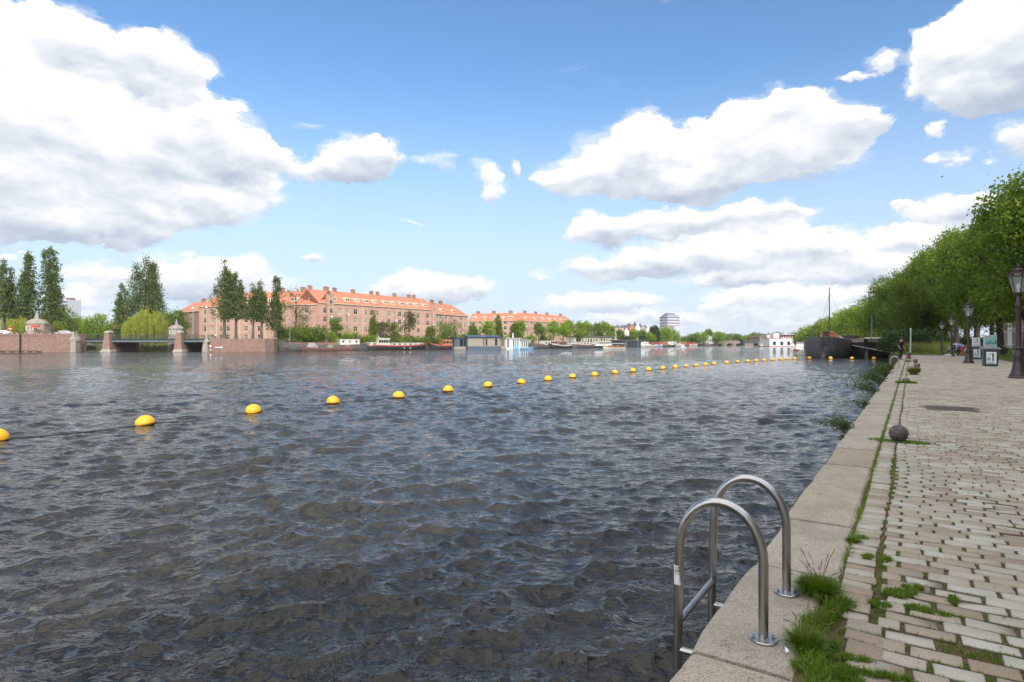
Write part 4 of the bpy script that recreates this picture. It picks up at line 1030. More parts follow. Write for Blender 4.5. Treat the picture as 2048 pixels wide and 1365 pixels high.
def block(name, label, pL, pR, z0, eave, ridge, depth, cols, rows, wall=None, roof=None, dormers=(), chims=(), hipL=False, hipR=False, fm=None, stairs=(), pipes=(), lamps=()):
    rz, L = place_facade(pL, pR)
    root = thing(name, label, 'building', (pL[0], pL[1], z0), rz)
    H = eave - z0; hr = ridge - z0
    cols = [(u, w_*1.18) for u, w_ in cols]
    holes = []
    for u, w_ in cols:
        for zc, h_ in rows: holes.append((u-w_/2, zc-h_/2, u+w_/2, zc+h_/2))
    for u in stairs:
        for (a, b_) in ((rows[-1][0]-.3, rows[-1][0]+1.3), (rows[-1][0]-4.3, rows[-1][0]-.8), (rows[-1][0]-8.0, rows[-1][0]-4.8)): holes.append((u-.28, a, u+.28, b_))
    mb = MB(); wall_holes(mb, L, 0, H, holes)
    mb.add([(L,0,0),(L,depth,0),(L,depth,H),(L,0,H)], [(0,1,2,3)]); mb.add([(0,0,0),(0,depth,0),(0,depth,H),(0,0,H)], [(3,2,1,0)]); mb.add([(0,depth,0),(L,depth,0),(L,depth,H),(0,depth,H)], [(3,2,1,0)])
    if not hipL: mb.add([(0.01,0,H),(0.01,depth/2,hr-.05),(0.01,depth,H)], [(2,1,0)])
    if not hipR: mb.add([(L-.01,0,H),(L-.01,depth/2,hr-.05),(L-.01,depth,H)], [(0,1,2)])
    wo_ = mb.build('wall', wall or M_brick, root)
    mb = MB(); e = .35; xl, xr = (depth*.42 if hipL else -.12), (L-depth*.42 if hipR else L+.12); a0, a1 = (-e if hipL else -.12), (L+e if hipR else L+.12)
    t_ = .18; dz = e*(hr-H)/(depth/2)
    for zo, flip in ((t_, False), (0, True)):
        vs = [(a0,-e,H-dz+zo),(a1,-e,H-dz+zo),(xr,depth/2,hr+zo),(xl,depth/2,hr+zo),(a1,depth+e,H-dz+zo),(a0,depth+e,H-dz+zo)]
        fs = [(0,1,2,3),(4,5,3,2),(1,4,2),(5,0,3)]
        mb.add(vs, [tuple(reversed(f)) for f in fs] if flip else fs)
    mb.add([(a0,-e,H-dz),(a1,-e,H-dz),(a1,-e,H-dz+t_),(a0,-e,H-dz+t_)], [(0,1,2,3)])
    mb.add([(a1,-e,H-dz),(a1,depth+e,H-dz),(a1,depth+e,H-dz+t_),(a1,-e,H-dz+t_)], [(0,1,2,3)]); mb.add([(a0,-e,H-dz),(a0,depth+e,H-dz),(a0,depth+e,H-dz+t_),(a0,-e,H-dz+t_)], [(3,2,1,0)])
    ro = mb.build('roof', roof or M_roof, root)
    mb = MB(); mb.box(.02,-.46,H-.34,L-.02,-.003,H-.16); mb.build('gutter', M_fr, root)
    for u, w_ in cols:
        for k, (zc, h_) in enumerate(rows): window_part(root, u-w_/2, zc-h_/2, u+w_/2, zc+h_/2, fm=fm, bars=1 if w_ > 1.1 else 0)
    for u in stairs:
        for (a, b_) in ((rows[-1][0]-.3, rows[-1][0]+1.3), (rows[-1][0]-4.3, rows[-1][0]-.8), (rows[-1][0]-8.0, rows[-1][0]-4.8)): window_part(root, u-.28, a, u+.28, b_, bars=0, cross=False)
    sl = (hr-H)/(depth/2)
    for u in dormers:
        zc = .44; yb = depth/2*zc; zb = H + sl*yb*1.0
        mb = MB(); w_ = 1.05; yf = depth/2*.18; zf = H + sl*yf
        mb.extr([(yf, zf+t_), (yf, zf+1.45), (yf+1.45/sl*1.05, zf+1.75)], u-w_, u+w_); dm = mb.build('dormer', M_fr, ro)
        for sx in (-.48, .48): pass
        mb = MB(); 
        for sx in (-.5, .5): mb.box(u+sx-.34, yf-.03, zf+.45, u+sx+.34, yf-.005, zf+1.2)
        mb.build('dormer_glass', M_pane, dm) if False else mb.build('dormer_window', M_pane, ro)
    for u, cw in chims:
        mb = MB(); mb.box(u-cw/2, depth/2-.5, hr-.9, u+cw/2, depth/2+.5, hr+1.25); mb.box(u-cw/2-.1, depth/2-.6, hr+1.25, u+cw/2+.1, depth/2+.6, hr+1.42)
        ch = mb.build('chimney', M_brickold, ro); mb = MB()
        for k in range(max(2, int(cw/.45))): mb.lathe([(.12, hr+1.42), (.10, hr+1.75)], 8, (u-cw/2+.3+k*.42, depth/2, 0))
        mb.build('chimney_pot', M_roof, ch)
    if pipes:
        for u in pipes: mb = MB(); mb.tube([(u,-.10,.3),(u,-.10,H-.35)], .09, 6); mb.build('drainpipe', M_fr, root)
    return root, L
ROWS = [(3.0, 1.95), (6.15, 1.95), (9.35, 1.95), (12.55, 1.95)]
GZ = 1.6
# long block, western part with its frontal facade
a, b_ = at(398, 228), at(636, 213)
L_ = (b_-a).length
cols = [(u, 1.35 if i % 2 else .9) for i, u in enumerate([2.2, 5.0, 8.2, 10.8, 14.0, 17.4, 22.0, 28.5, 35.0, 38.5])]
block('brick_apartments', 'pink brick apartment block behind the tall poplars, left of the big gable step', a, b_, GZ, 16.4, 21.6, 12.5, [(L_*u/42.5, w_) for u, w_ in cols], ROWS, dormers=[L_*x for x in (.42,.60,.80,.93)], chims=[(L_*.62, 1.8), (L_*.80, 1.6), (L_*.98, 1.6)], hipL=True, stairs=[L_*.735], pipes=[L_*.16, L_*.36, L_*.575])
# long receding middle block
a, b_ = at(636.5, 212.6), at(868, 262)
L_ = (b_-a).length
def seq(n, pat): return [(L_*u/100, w_) for u, w_ in pat]
pat = [(5,1.4),(16,1.6),(28,1.5),(36.5,.7),(41,1.35),(46,.7),(56,1.4),(66,1.5),(71,.8),(75,1.35),(84,1.4),(93.5,1.5)]
main_b, _ = block('brick_apartments', 'longest pink brick apartment block receding along the river above the barges', a, b_, GZ, 17.0, 21.8, 12.5, seq(0, pat), ROWS, dormers=[L_*x for x in (.13,.23,.31,.385,.455,.55,.62,.70,.775,.84,.93)], chims=[(L_*x, 1.3) for x in (.02,.14,.20,.345,.50,.555,.71,.85,.90)], stairs=[L_*.215, L_*.615, L_*.80], pipes=[L_*.335, L_*.43, L_*.69])
# projecting bays with flat tops: parts of the main block
def bay(parent, u0, u1, top, wins, label=None):
    mb = MB(); mb.box(u0, -.9, 0, u1, -.003, top); mb.box(u0-.1, -1.0, top, u1+.1, -.003, top+.22); o = mb.build('bay', M_brick, parent)
    for uc, w_ in wins:
        for zc, h_ in ROWS + [(15.7, 1.7)]:
            if zc + h_/2 < top: w2 = window_part(o, uc-w_/2, zc-h_/2, uc+w_/2, zc+h_/2, y=-.98)
    return o
Lm = L_
bay(main_b, Lm*.055, Lm*.105, 18.3, [(Lm*.08, 1.5)])
bay(main_b, Lm*.968, Lm*1.0-.05, 17.6, [(Lm*.985, 1.1)])
# third block, lower eave, hipped end
a, b_ = at(869.5, 263.5), at(936, 292); L_ = (b_-a).length
block('brick_apartments', 'short pink brick block with hipped roof at the right end of the long row', a, b_, GZ, 15.6, 20.6, 12.5, seq(0, [(8,1.3),(16,1.3),(32,1.4),(48,1.4),(62,1.2),(78,1.4),(90,1.2)]), ROWS[:4], dormers=[L_*.28, L_*.62], chims=[(L_*.25, 2.2), (L_*.5, 2.2)], hipR=True, pipes=[L_*.86])
a, b_ = at(937, 348), at(1034, 338); L_ = (b_-a).length
block('brick_apartments', 'orange roofed brick wing further back, right of the long row', a, b_, GZ, 15.2, 19.6, 12, seq(0, [(4,1.4),(14,1.2),(24,1.4),(38,1.4),(50,1.2),(62,1.4),(76,1.4),(88,1.2)]), ROWS[:4], dormers=[L_*x for x in (.1,.3,.5,.68,.85)], chims=[(L_*.12, 2), (L_*.45, 2), (L_*.8, 2)], hipR=True, pipes=[L_*.44])
a, b_ = at(1044, 342), at(1146, 392); L_ = (b_-a).length
block('brick_apartments', 'farthest orange roofed brick block behind the row of light green trees', a, b_, GZ, 15.4, 20.0, 12, seq(0, [(3,1.4),(9,1.1),(17,1.4),(26,1.4),(33,1.1),(41,1.4),(50,1.4),(58,1.1),(67,1.4),(76,1.4),(85,1.1),(94,1.4)]), ROWS[:4], dormers=[L_*x for x in (.12,.27,.42,.55,.68,.8,.92)], chims=[(L_*.2, 2), (L_*.4, 2), (L_*.62, 2), (L_*.9, 2)], hipL=True, pipes=[L_*.06, L_*.3])
# old brown corner house left of the first block
a, b_ = at(357, 252), at(399.5, 240); L_ = (b_-a).length
block('old_brick_house', 'older brown brick corner house with a stepped top, left end of the brick row', a, b_, GZ, 15.5, 19.5, 12, [(L_*.3, 1.2), (L_*.62, 1.2)], ROWS, wall=M_brickold, dormers=(), chims=[(L_*.5, 2.2), (L_*.9, 1.2)])

# ------------------------------------------------------------------ left quay wall and bridge
root = thing('quay_wall', 'tall reddish brick quay wall with white coping blocks, left of the bridge', 'wall', at(0, 163))
rz, L_ = place_facade(at(-60, 160.5), at(126, 165)); root.location = at(-60, 160.5); root.rotation_euler.z = rz
mb = MB(); mb.box(0, 0, -2, L_, 1.0, 4.95); mb.build('wall', M_brickL, root)
mb = MB()
for k in range(18):
    x = 1.2 + k*1.95; 
    if x < L_-.8: mb.cbox(x, .35, 4.952, .42, .9, .34)
mb.build('coping_block', M_stone, root)
mb = MB(); mb.box(-.0, -.13, 4.45, L_, -.003, 4.9); mb.build('brick_band', M_brickL, root)
mb = MB(); x = .5
while x < L_-6: mb.tube([(x,-.1,.42),(x+.9,-.16,.22),(x+1.8,-.1,.42)], .09, 6); x += 2.1
mb.build('rubbing_timber', mat('wet_timber', (.045,.035,.028), .8), root)
mb = MB(); mb.box(L_*.53, -.28, -1, L_*.53+.35, -.14, 4.9); mb.build('fender_post', M_dark, root)
# abutment corner
root = thing('bridge_abutment', 'brick abutment with a recessed corner at the left end of the bridge', 'abutment', at(112, 163.2))
mb = MB(); mb.prism([(0,0),(4.6,.4),(4.4,5.5),(-1.5,5)], -2, 5.1); mb.build('wall', M_brickL, root)
mb = MB(); mb.prism([(4.0,-.15),(5.3,.05),(5.1,2.2),(3.9,2.2)], -2, 3.0); mb.loft([[(4.0,-.2,3.0),(5.4,0,3.0),(5.3,2.0,3.0),(4.0,2.0,3.0)],[(3.8,-.35,3.6),(5.2,-.1,3.6),(5.3,2.0,3.6),(3.9,2.0,3.6)],[(4.3,0,4.2),(4.9,.05,4.2),(5.1,1.6,4.2),(4.3,1.6,4.2)],[(4.3,0,5.6),(4.9,.05,5.6),(4.9,1.0,5.6),(4.3,1.0,5.6)]]); mb.build('stone_pilaster', M_stone, root)
# bridge
BL, BR = at(146, 168), at(414, 171)
rz, L_ = place_facade(BL, BR)
M_green = mat('dark_green_steel', (.025, .045, .04), .5, (.04,.055,.05), 3)
root = thing('canal_bridge', 'low dark green steel girder bridge on tapered brick piers', 'bridge', BL, rz)
mb = MB(); mb.box(-.5, .2, 2.95, L_+.5, 13.5, 3.32); mb.build('deck', M_dark, root)
mb = MB(); mb.box(-.4, .0, 2.6, L_+.4, .197, 3.5); mb.box(-.4, -.22, 3.5, L_+.4, .2, 3.62); mb.box(-.4, -.18, 2.58, L_+.4, .0, 2.66)
x = 0
while x < L_: mb.box(x, -.14, 2.66, x+.12, -.003, 3.5); x += 3.35
mb.build('girder', M_green, root)
mb = MB(); mb.box(-.3, -.19, 2.85, L_+.3, -.15, 3.2); mb.build('painted_stripe', mat('grey_stripe', (.16,.18,.18), .6, (.12,.14,.14), 4, stretch=(.5,1,1)), root)
for yy in (0.0, 13.3):
    mb = MB(); x = 0
    while x < L_: mb.box(x, yy-.03, 3.62, x+.05, yy+.03, 4.75); x += .62
    for z in (3.8, 4.25, 4.72): mb.box(0, yy-.035, z, L_, yy+.035, z+.06)
    mb.build('railing', M_green, root)
def pier(u, w_):
    mb = MB(); mb.loft([[(u-a,-1.3-c,z),(u+a,-1.3-c,z),(u+a,.9,z),(u-a,.9,z)] for a, c, z in ((w_*.66,.45,.7),(w_*.58,.3,2.2),(w_*.42,.1,4.4),(w_*.38,.05,5.3))])
    p = mb.build('pier', M_brickL, root)
    mb = MB(); mb.box(u-w_*.62, .9, -2, u+w_*.62, 13.8, 2.93); mb.build('pier_wall', M_brickL, p)
    mb = MB(); mb.loft([[(u-a,-1.4-c,z),(u+a,-1.4-c,z),(u+a,1.2,z),(u-a,1.2,z)] for a, c, z in ((w_*.86,.8,-1.5),(w_*.84,.7,.15),(w_*.62,.4,.75))]); mb.build('stone_foot', M_stone, p)
    mb = MB(); mb.loft([[(u-a,-1.3-c,z),(u+a,-1.3-c,z),(u+a,.85,z),(u-a,.85,z)] for a, c, z in ((w_*.42,.1,5.303),(w_*.45,.12,5.45),(w_*.3,-.1,5.75),(w_*.05,-.6,5.95))]); mb.build('stone_cap', M_stone, p)
W1 = (at(219, 168.8)-BL).length; W2 = (at(360, 170)-BL).length
pier(W1, 1.6); pier(W2, 1.6)
# sloping canal walls seen through the spans (abutments under the deck)
mb = MB(); mb.prism([(-8,14.0),(W1-1.2,14.0),(W1-1.2,30),(-30,30)], -2, 2.2); 
root2 = thing('canal_wall', 'brick canal side wall seen through the left bridge span', 'wall', BL, rz); mb = MB(); mb.prism([(2.8,13.9),(W1-1.3,14.1),(W1-8,34),(-4.5,34)], -2, 2.45); mb.build('wall', M_brickL, root2)
# right abutment and wall
root = thing('bridge_abutment', 'stone and brick abutment closing the right end of the bridge', 'abutment', at(404, 171))
mb = MB(); mb.prism([(0,.3),(2.3,.2),(2.3,12),(.3,12)], -2, 2.93); mb.build('wall', M_brickL, root)
mb = MB(); mb.loft([[(.0,-.6,-1.5),(1.9,-.6,-1.5),(1.9,1,-1.5),(.0,1,-1.5)],[(.5,-.4,2.3),(1.7,-.4,2.3),(1.7,1,2.3),(.5,1,2.3)],[(.7,-.6,2.9),(2.3,-.6,2.9),(2.3,1,2.9),(.7,1,2.9)],[(1.0,-.3,3.5),(1.7,-.3,3.5),(1.7,.8,3.5),(1.0,.8,3.5)],[(1.0,-.3,5.0),(1.7,-.3,5.0),(1.7,.8,5.0),(1.0,.8,5.0)]]); mb.build('stone_pilaster', M_stone, root)
pw = [at(418, 171.2), at(460, 172.5), at(530, 175.5), at(548, 179), at(555, 184)]
root = thing('quay_wall', 'weathered brick quay wall with a rounded end, right of the bridge', 'wall', pw[0])
mb = MB(); fr = [(p.x-pw[0].x, p.y-pw[0].y) for p in pw]; mb.prism(fr + [(fr[-1][0]-4, fr[-1][1]+6), (fr[0][0]-4, fr[0][1]+12)], -2, 3.75); mb.build('wall', M_brickL, root)
mb = MB()
for a, b_ in zip(fr[:-1], fr[1:]):
    n_ = max(1, int(math.dist(a, b_)/2.05))
    for k in range(n_): u = (k+.3)/n_; mb.cbox(a[0]+(b_[0]-a[0])*u, a[1]+(b_[1]-a[1])*u+.35, 3.752, .40, .7, .30)
mb.build('coping_block', M_stone, root)
mb = MB()
for k in range(4): z = 2.9-.55*k; mb.add([(fr[2][0]-.2, fr[2][1]-.06-.0*k, z),(fr[3][0], fr[3][1]-.08, z),(fr[3][0], fr[3][1]-.08, z+.10),(fr[2][0]-.2, fr[2][1]-.06, z+.10)], [(0,1,2,3)])
mb.build('stone_course', M_stone, root)
M_redsig = mat('signal_red', (.55,.03,.02), .5)
# life ring and lettering board on this wall
root = thing('wall_sign', 'small square red and white sign low on the wall right of the bridge', 'sign', at(421.5, 170.9, 1.55))
mb = MB(); mb.box(-.38,-.06,-.38,.38,0,.38); mb.build('board', M_redsig, root); mb = MB(); mb.box(-.26,-.07,-.26,.26,-.062,.26); mb.build('field', M_white, root)
root = thing('wall_plate', 'little white plate under the red bordered wall sign', 'sign', at(421.5, 170.9, .55)); mb = MB(); mb.box(-.22,-.06,-.16,.22,0,.16); mb.build('plate', M_white, root)
root = thing('notice_board', 'row of faded white marks on the wall between bridge and poplars', 'sign', at(437, 171.6, 1.25))
mb = MB()
for k, (x, h_) in enumerate([(-.95,.26),(-.55,.30),(-.15,.16),(.2,.22),(.6,.34),(.85,.5)]): mb.box(x,-.05,-h_/2-.05,x+.26,0,h_/2)
mb.build('marks', M_white, root)

# bridge keeper's huts
def hut(px, Z, z0, label, sc_=1.0):
    root = thing('bridge_hut', label, 'hut', at(px, Z, z0), .15); root.scale = (sc_,)*3
    R_ = 2.1; oc = [(R_*math.cos(math.pi/8+math.pi/4*k), R_*math.sin(math.pi/8+math.pi/4*k)) for k in range(8)]
    mb = MB(); mb.prism(oc, 0, 2.5); mb.build('wall', M_stone if px > 200 else mat('hut_brick', (.40,.31,.24), .8, (.30,.2,.15), 2), root)
    mb = MB(); mb.prism([(x*1.06, y*1.06) for x, y in oc], 2.503, 2.8); mb.build('cornice', M_stone, root)
    mb = MB(); mb.loft([[(x*f, y*f, z) for x, y in oc] for f, z in ((1.10,2.803),(.95,3.2),(.6,3.7),(.22,3.95))]); mb.build('roof', mat('hut_roof', (.30,.27,.22), .8, (.23,.20,.16), 2), root)
    mb = MB(); mb.lathe([(.42,3.95),(.46,4.3),(.30,4.5),(.34,4.9),(.16,5.15),(.20,5.4),(.05,5.8)], 10); mb.build('finial', mat('lead_grey', (.28,.29,.30), .7), root, smooth=True)
    for k in (4, 5, 6):
        a = math.pi/4*(k+.5)+math.pi/8-math.pi/8; mx, my = R_*.924*math.cos(a), R_*.924*math.sin(a)
        mb = MB(); mb.cbox(0,0,0,.95,.12,1.0); o = mb.build('window', M_frw, root); o.location = (mx, my, 1.1); o.rotation_euler = (0,0,a+math.pi/2)
        mb = MB(); mb.box(-.36,-.068,.12,.36,-.062,.88); p = mb.build('pane', M_pane, o); 
    return root
hut(74, 173, 4.7, 'small octagonal brick bridge keeper hut on the left quay wall', 1.22)
hut(353, 187, 4.2, 'pale stone octagonal hut standing behind the right half of the bridge', 1.0)
o = thing('hut_plinth', 'stone plinth carrying the right bridge hut', 'plinth', at(353, 187, 0)); mb = MB(); mb.lathe([(2.6,-2),(2.45,4.19)], 8); mb.build('block', M_stone, o)
# awning over the hut door, round no entry sign, car
root = thing('awning', 'bright red awning over the window of the left bridge hut', 'awning', at(67, 168.9, 6.9)); mb = MB(); mb.loft([[(-1.1,0,-.0),(1.1,0,-.0),(1.1,.9,.0),(-1.1,.9,.0)],[(-.9,.35,.55),(.9,.35,.55),(.9,.9,.6),(-.9,.9,.6)]]); mb.build('canvas', M_redsig, root)
root = thing('no_entry_sign', 'round red no entry sign with a white bar, on a grey pole', 'sign', at(21, 167, 4.7), 0)
mb = MB(); mb.tube([(0,0,0),(0,0,2.2)], .05, 8); mb.build('pole', M_frame, root)
mb = MB(); mb.loft([[(.55*math.cos(2*math.pi*k/20), y, 1.75+.55*math.sin(2*math.pi*k/20)) for k in range(20)] for y in (-.09,-.05)]); d_ = mb.build('disc', M_redsig, root)
mb = MB(); mb.box(-.38,-.10,1.65,.38,-.092,1.85); mb.build('bar', M_white, d_)
M_carw = mat('white_car_paint', (.75,.76,.78), .25)
def car(loc, rz, label, m):
    root = thing('parked_car', label, 'car', loc, rz)
    prof = [(-2.1,.35),(-2.15,.85),(-1.75,.95),(-1.2,1.42),(.6,1.45),(1.25,.98),(2.05,.85),(2.1,.35)]
    mb = MB(); mb.loft([[(x, y, z if z < .9 else .9+(z-.9)*f) for x, z in prof] for y, f in ((-.82,.9),(-.7,1),(.7,1),(.82,.9))], caps=True); mb.build('body', m, root, bevel=.05)
    mb = MB()
    for y in (-.83,.83): mb.add([(-1.6,y,.98),(-1.15,y*.97,1.33),(.55,y*.97,1.35),(1.1,y,1.0)], [(0,1,2,3)])
    mb.build('side_windows', M_pane, root)
    for x in (-1.35,1.35):
        for y in (-.76,.76): mb = MB(); mb.loft([[(x+.31*math.cos(2*math.pi*k/14), yy, .31+.31*math.sin(2*math.pi*k/14)) for k in range(14)] for yy in (y-.1,y+.1)]); mb.build('wheel', M_tyre, root)
    return root
car(at(7, 174, 4.7), .1, 'white car parked on the left quay behind the wall, at the picture edge', M_carw)
car(at(130, 178, 4.7), .1, 'pale car mostly hidden behind the wall beside the left hut', mat('silver_car_paint', (.5,.5,.5), .3))
person(at(431, 178, 3.55), .5, stand(1.0), 'person in a white shirt standing on the wall by the first tall poplar', (M_c_white, M_c_jean, 1.0))
M_bluecov = mat('blue_tarpaulin', (.10,.22,.50), .6)

# ------------------------------------------------------------------ far towers
root = thing('office_tower', 'distant white high rise with dark red bands on the horizon', 'tower', at(1339, 900, 1.6), R(24))
M_tw = mat('tower_white', (.44,.45,.50), .6); M_tred = mat('tower_red_band', (.20,.11,.14), .5); M_tgl = mat('tower_glass', (.25,.30,.36), .3)
n_ = 9; zt = zat(634, 900) - 1.6; fh = 4.25
mb = MB()
mb.box(-11,-9,0,11,9,zt); mb.build('body', M_tw, root)
for k in range(11):
    z = zt - 2.2 - k*fh
    if z > 4: mb = MB(); mb.box(-11.15,-9.15,z,11.15,9.15,z+1.75); mb.build('window_band', M_tred if True else M_tgl, root)
mb = MB(); mb.box(-9,-7.5,zt,9,7.5,zt+3.2); mb.build('setback', M_tgl, root)
mb = MB(); mb.box(-6,-5,zt+3.2,6,5,zt+5.0); mb.build('roof_plant', M_tred, root)
root = thing('office_block', 'paler lower tower annex beside the banded high rise', 'tower', at(1347, 890, 1.6), R(24)); mb = MB(); mb.box(-6,-9,0,9,3,zat(653, 890)-1.6); mb.build('body', M_tw, root)
root = thing('apartment_tower', 'pale distant tower with balconies between the left poplars and the sky', 'tower', at(139, 520, 1.6), R(-20))
zt = zat(601, 520)-1.6; mb = MB(); mb.box(-6,-6,0,6,6,zt); mb.build('body', M_tw, root)
for k in range(8): mb = MB(); mb.box(-6.1,-7.2,zt-1.6-k*3.1,6.8,-6.0,zt-1.2-k*3.1); mb.build('balcony', M_stone, root)
mb = MB(); mb.box(-2,-2,zt,3,3,zt+2); mb.build('roof_plant', M_tred, root)
# low red roofs behind the canal at the left
block('canal_house', 'small red roofed house far behind the left end of the bridge', at(150, 300), at(166, 300), GZ, 8, 11, 9, [(1.2,.9),(2.9,.9)], [(2.2,1.5),(5.0,1.5)], wall=mat('cream_render',(.55,.5,.42),.8))
block('canal_house', 'red roofed house peeping out between bright green tree and tall poplar', at(212, 300), at(236, 300), GZ, 9.5, 13, 9, [(1.5,1.0),(4.0,1.0)], [(2.5,1.5),(6.0,1.5)])

# ------------------------------------------------------------------ old town row, far centre
cols_ = {'white': mat('white_render', (.60,.58,.53), .8, (.58,.56,.5), .6), 'brown': mat('brown_gable_brick', (.20,.12,.09), .85, (.15,.09,.07), .6), 'red': mat('orange_gable_brick', (.52,.17,.10), .85, (.42,.14,.09), .6), 'pink': mat('pink_render', (.55,.36,.32), .8, (.48,.30,.27), .6), 'grey': mat('grey_render', (.38,.37,.36), .8, (.30,.29,.28), .6)}
M_rd = M_roofd
def gable_house(px0, px1, Z, ytop, wallm, label, kind='gable', roofm=None):
    a, b_ = at(px0, Z, GZ), at(px1, Z + (px1-px0)*.25, GZ); rz, L_ = place_facade(a, b_)
    root = thing('canal_house', label, 'house', a, rz)
    H = zat(ytop, Z) - GZ; eave = H*.80 if kind == 'gable' else H*.9; dep = 12
    nfl = max(2, int(eave/3.3)); nc = max(1, int(L_/2.6)); holes = []
    for j in range(nfl):
        for i in range(nc):
            u = L_*(i+.5)/nc; z = 1.0 + j*(eave-1.2)/nfl; holes.append((u-.5, z, u+.5, z+1.75))
    mb = MB(); wall_holes(mb, L_, 0, eave, holes, .15)
    mb.add([(L_,0,0),(L_,dep,0),(L_,dep,eave),(L_,0,eave)], [(0,1,2,3)]); mb.add([(0,0,0),(0,dep,0),(0,dep,eave),(0,0,eave)], [(3,2,1,0)])
    if kind == 'gable':
        g = [(0,eave),(L_,eave),(L_*.82,eave+(H-eave)*.35),(L_*.66,eave+(H-eave)*.55),(L_*.62,H),(L_*.38,H),(L_*.34,eave+(H-eave)*.55),(L_*.18,eave+(H-eave)*.35)]
        mb.extry(g, 0, .4)
    mb.build('wall', wallm, root)
    mb = MB(); e = .1
    if kind == 'gable': mb.extry([(-e,eave),(L_+e,eave),(L_/2,H-.4)], .403, dep)
    else: mb.loft([[(-.3,-.3,eave),(L_+.3,-.3,eave),(L_+.3,dep,eave),(-.3,dep,eave)],[(.4,1.4,H),(L_-.4,1.4,H),(L_-.4,dep-2,H),(.4,dep-2,H)]])
    ro = mb.build('roof', roofm or M_rd, root)
    mb = MB(); mb.box(L_*.8,dep*.4,H-2.2,L_*.8+.9,dep*.4+.9,H+1.0); mb.build('chimney', cols_['brown'], ro)
    for h_ in holes: window_part(root, *h_, y=.08, fm=M_frw, bars=0, cross=True)
    return root
town = [(1146,1166,395,650,'brown','dark brown house at the right end of the orange roofed block','flat'),(1167,1184,400,652,'brown','wide brown brick house with a big bare side gable','gable'),(1184,1206,405,656,'white','white fronted house just right of the bare brown gable','flat'),(1206,1222,412,648,'white','cream house with wide cornice among light green trees','flat'),
 (1228,1248,420,652,'pink','pink rendered house with a dark flat cornice','flat'),(1249,1258,424,656,'white','narrow white gabled house next to the pink one','gable'),(1259,1270,428,649,'red','orange brick gabled house in the middle of the old row','gable'),(1271,1281,432,647,'white','tall white gabled house with a dark roof','gable'),
 (1282,1291,436,650,'grey','grey gabled house between two white ones','gable'),(1292,1301,440,653,'white','white gabled house right of the grey one','gable'),(1302,1312,446,657,'pink','last pinkish gabled house before the dark poplar','gable'),
 (1404,1428,540,671,'white','white villa with two gables near the stone arch bridge','gable'),(1463,1474,600,668,'grey','narrow grey house behind the stone arch bridge','flat'),(1519,1534,560,672,'brown','low brown house left of the white boathouse','flat'),(1534,1548,580,668,'white','pale house rising behind the white boathouse','flat'),(1380,1400,560,677,'grey','low greyish house behind the trees right of the tower','flat')]
for a, b_, Z, yt, c, lb, kd in town: gable_house(a, b_, Z, yt, cols_[c], lb, kd)
# long low pavilion behind the barges
root = thing('pavilion', 'long low cream pavilion with dark canopy behind the light green trees', 'building', at(1150, 330, GZ), R(48)); mb = MB(); mb.box(0,0,0,38,6,4.3); mb.build('wall', M_fr, root)
mb = MB(); mb.box(-.5,-1.2,4.303,38.5,6.5,4.75); mb.build('canopy', M_roofd, root)
for k in range(14): mb = MB(); mb.box(1.2+2.7*k,-.02,1.0,2.9+2.7*k,-.003,3.2); mb.build('window', M_pane, root)

# ------------------------------------------------------------------ arch bridge far away
BA, BB = at(1428, 556), at(1492, 540)
rz, L_ = place_facade(BA, BB); root = thing('arch_bridge', 'far stone bridge with three low arches across the river', 'bridge', BA, rz)
prof = [(-8,-2),(-8,3.0)] + [(L_*u, 3.0+1.6*math.sin(math.pi*u)) for u in (0,.25,.5,.75,1)] + [(L_+24,3.4),(L_+24,-2)]
# spans cut as separate spandrel pieces
mb = MB(); top = lambda x: 3.0+1.4*math.sin(math.pi*min(max(x/L_,0),1)); xs_ = [-8]; 
arches = [(L_*(.10+.29*k), L_*(.10+.29*k)+L_*.22) for k in range(3)]
segs = []; cur = -8
for a, b_ in arches:
    segs.append(('s', cur, a)); segs.append(('a', a, b_)); cur = b_
segs.append(('s', cur, L_+26))
for kd, a, b_ in segs:
    if kd == 's': mb.extry([(a,-2),(b_,-2),(b_,top(b_)),(a,top(a))], 0, 12)
    else:
        n = 8; lo_ = [(a+(b_-a)*k/n, .15+1.85*math.sin(math.pi*k/n)**.7) for k in range(n+1)]
        for k in range(n): mb.extry([lo_[k], lo_[k+1], (lo_[k+1][0], top(lo_[k+1][0])), (lo_[k][0], top(lo_[k][0]))], 0, 12)
mb.build('masonry', mat('bridge_stone', (.36,.27,.23), .85, (.28,.21,.18), .5), root)
mb = MB(); 
for x0 in np.arange(-8, L_+26, 2.0): mb.box(x0,.1,top(x0),x0+.25,.35,top(x0)+1.0)
mb.build('balustrade', M_stone, root)

# ------------------------------------------------------------------ white boathouse
a = at(1539, 412); root = thing('rowing_boathouse', 'white two storey floating boathouse with black doors and red trim', 'boathouse', a, R(2)); L_ = (at(1597, 412)-a).x
M_wt = mat('white_boards', (.62,.62,.61), .6); M_rt = mat('red_trim', (.45,.05,.04), .6)
zf = zat(677.5, 412)
holes = [(L_*u, .9, L_*u+2.1, 3.3) for u in (.12,.38,.62,.87)]; holes = [(a_, b1, min(c_, L_-.05), d_) for a_, b1, c_, d_ in holes]
mb = MB(); wall_holes(mb, L_, .25, zf, holes, .3); mb.box(.01,.35,.25,L_-.01,10,zf-.003); mb.build('lower_wall', M_wt, root)
mb = MB(); 
for h_ in holes: mb.add([(h_[0],.25,h_[1]),(h_[2],.25,h_[1]),(h_[2],.25,h_[3]),(h_[0],.25,h_[3])], [(0,1,2,3)])
mb.build('door', M_dark, root)
mb = MB(); mb.box(-.3,-.15,0,L_+.3,10.2,.247); mb.box(-.2,-.12,zf-.1,L_+.2,10.1,zf+.12); mb.build('trim', M_rt, root)
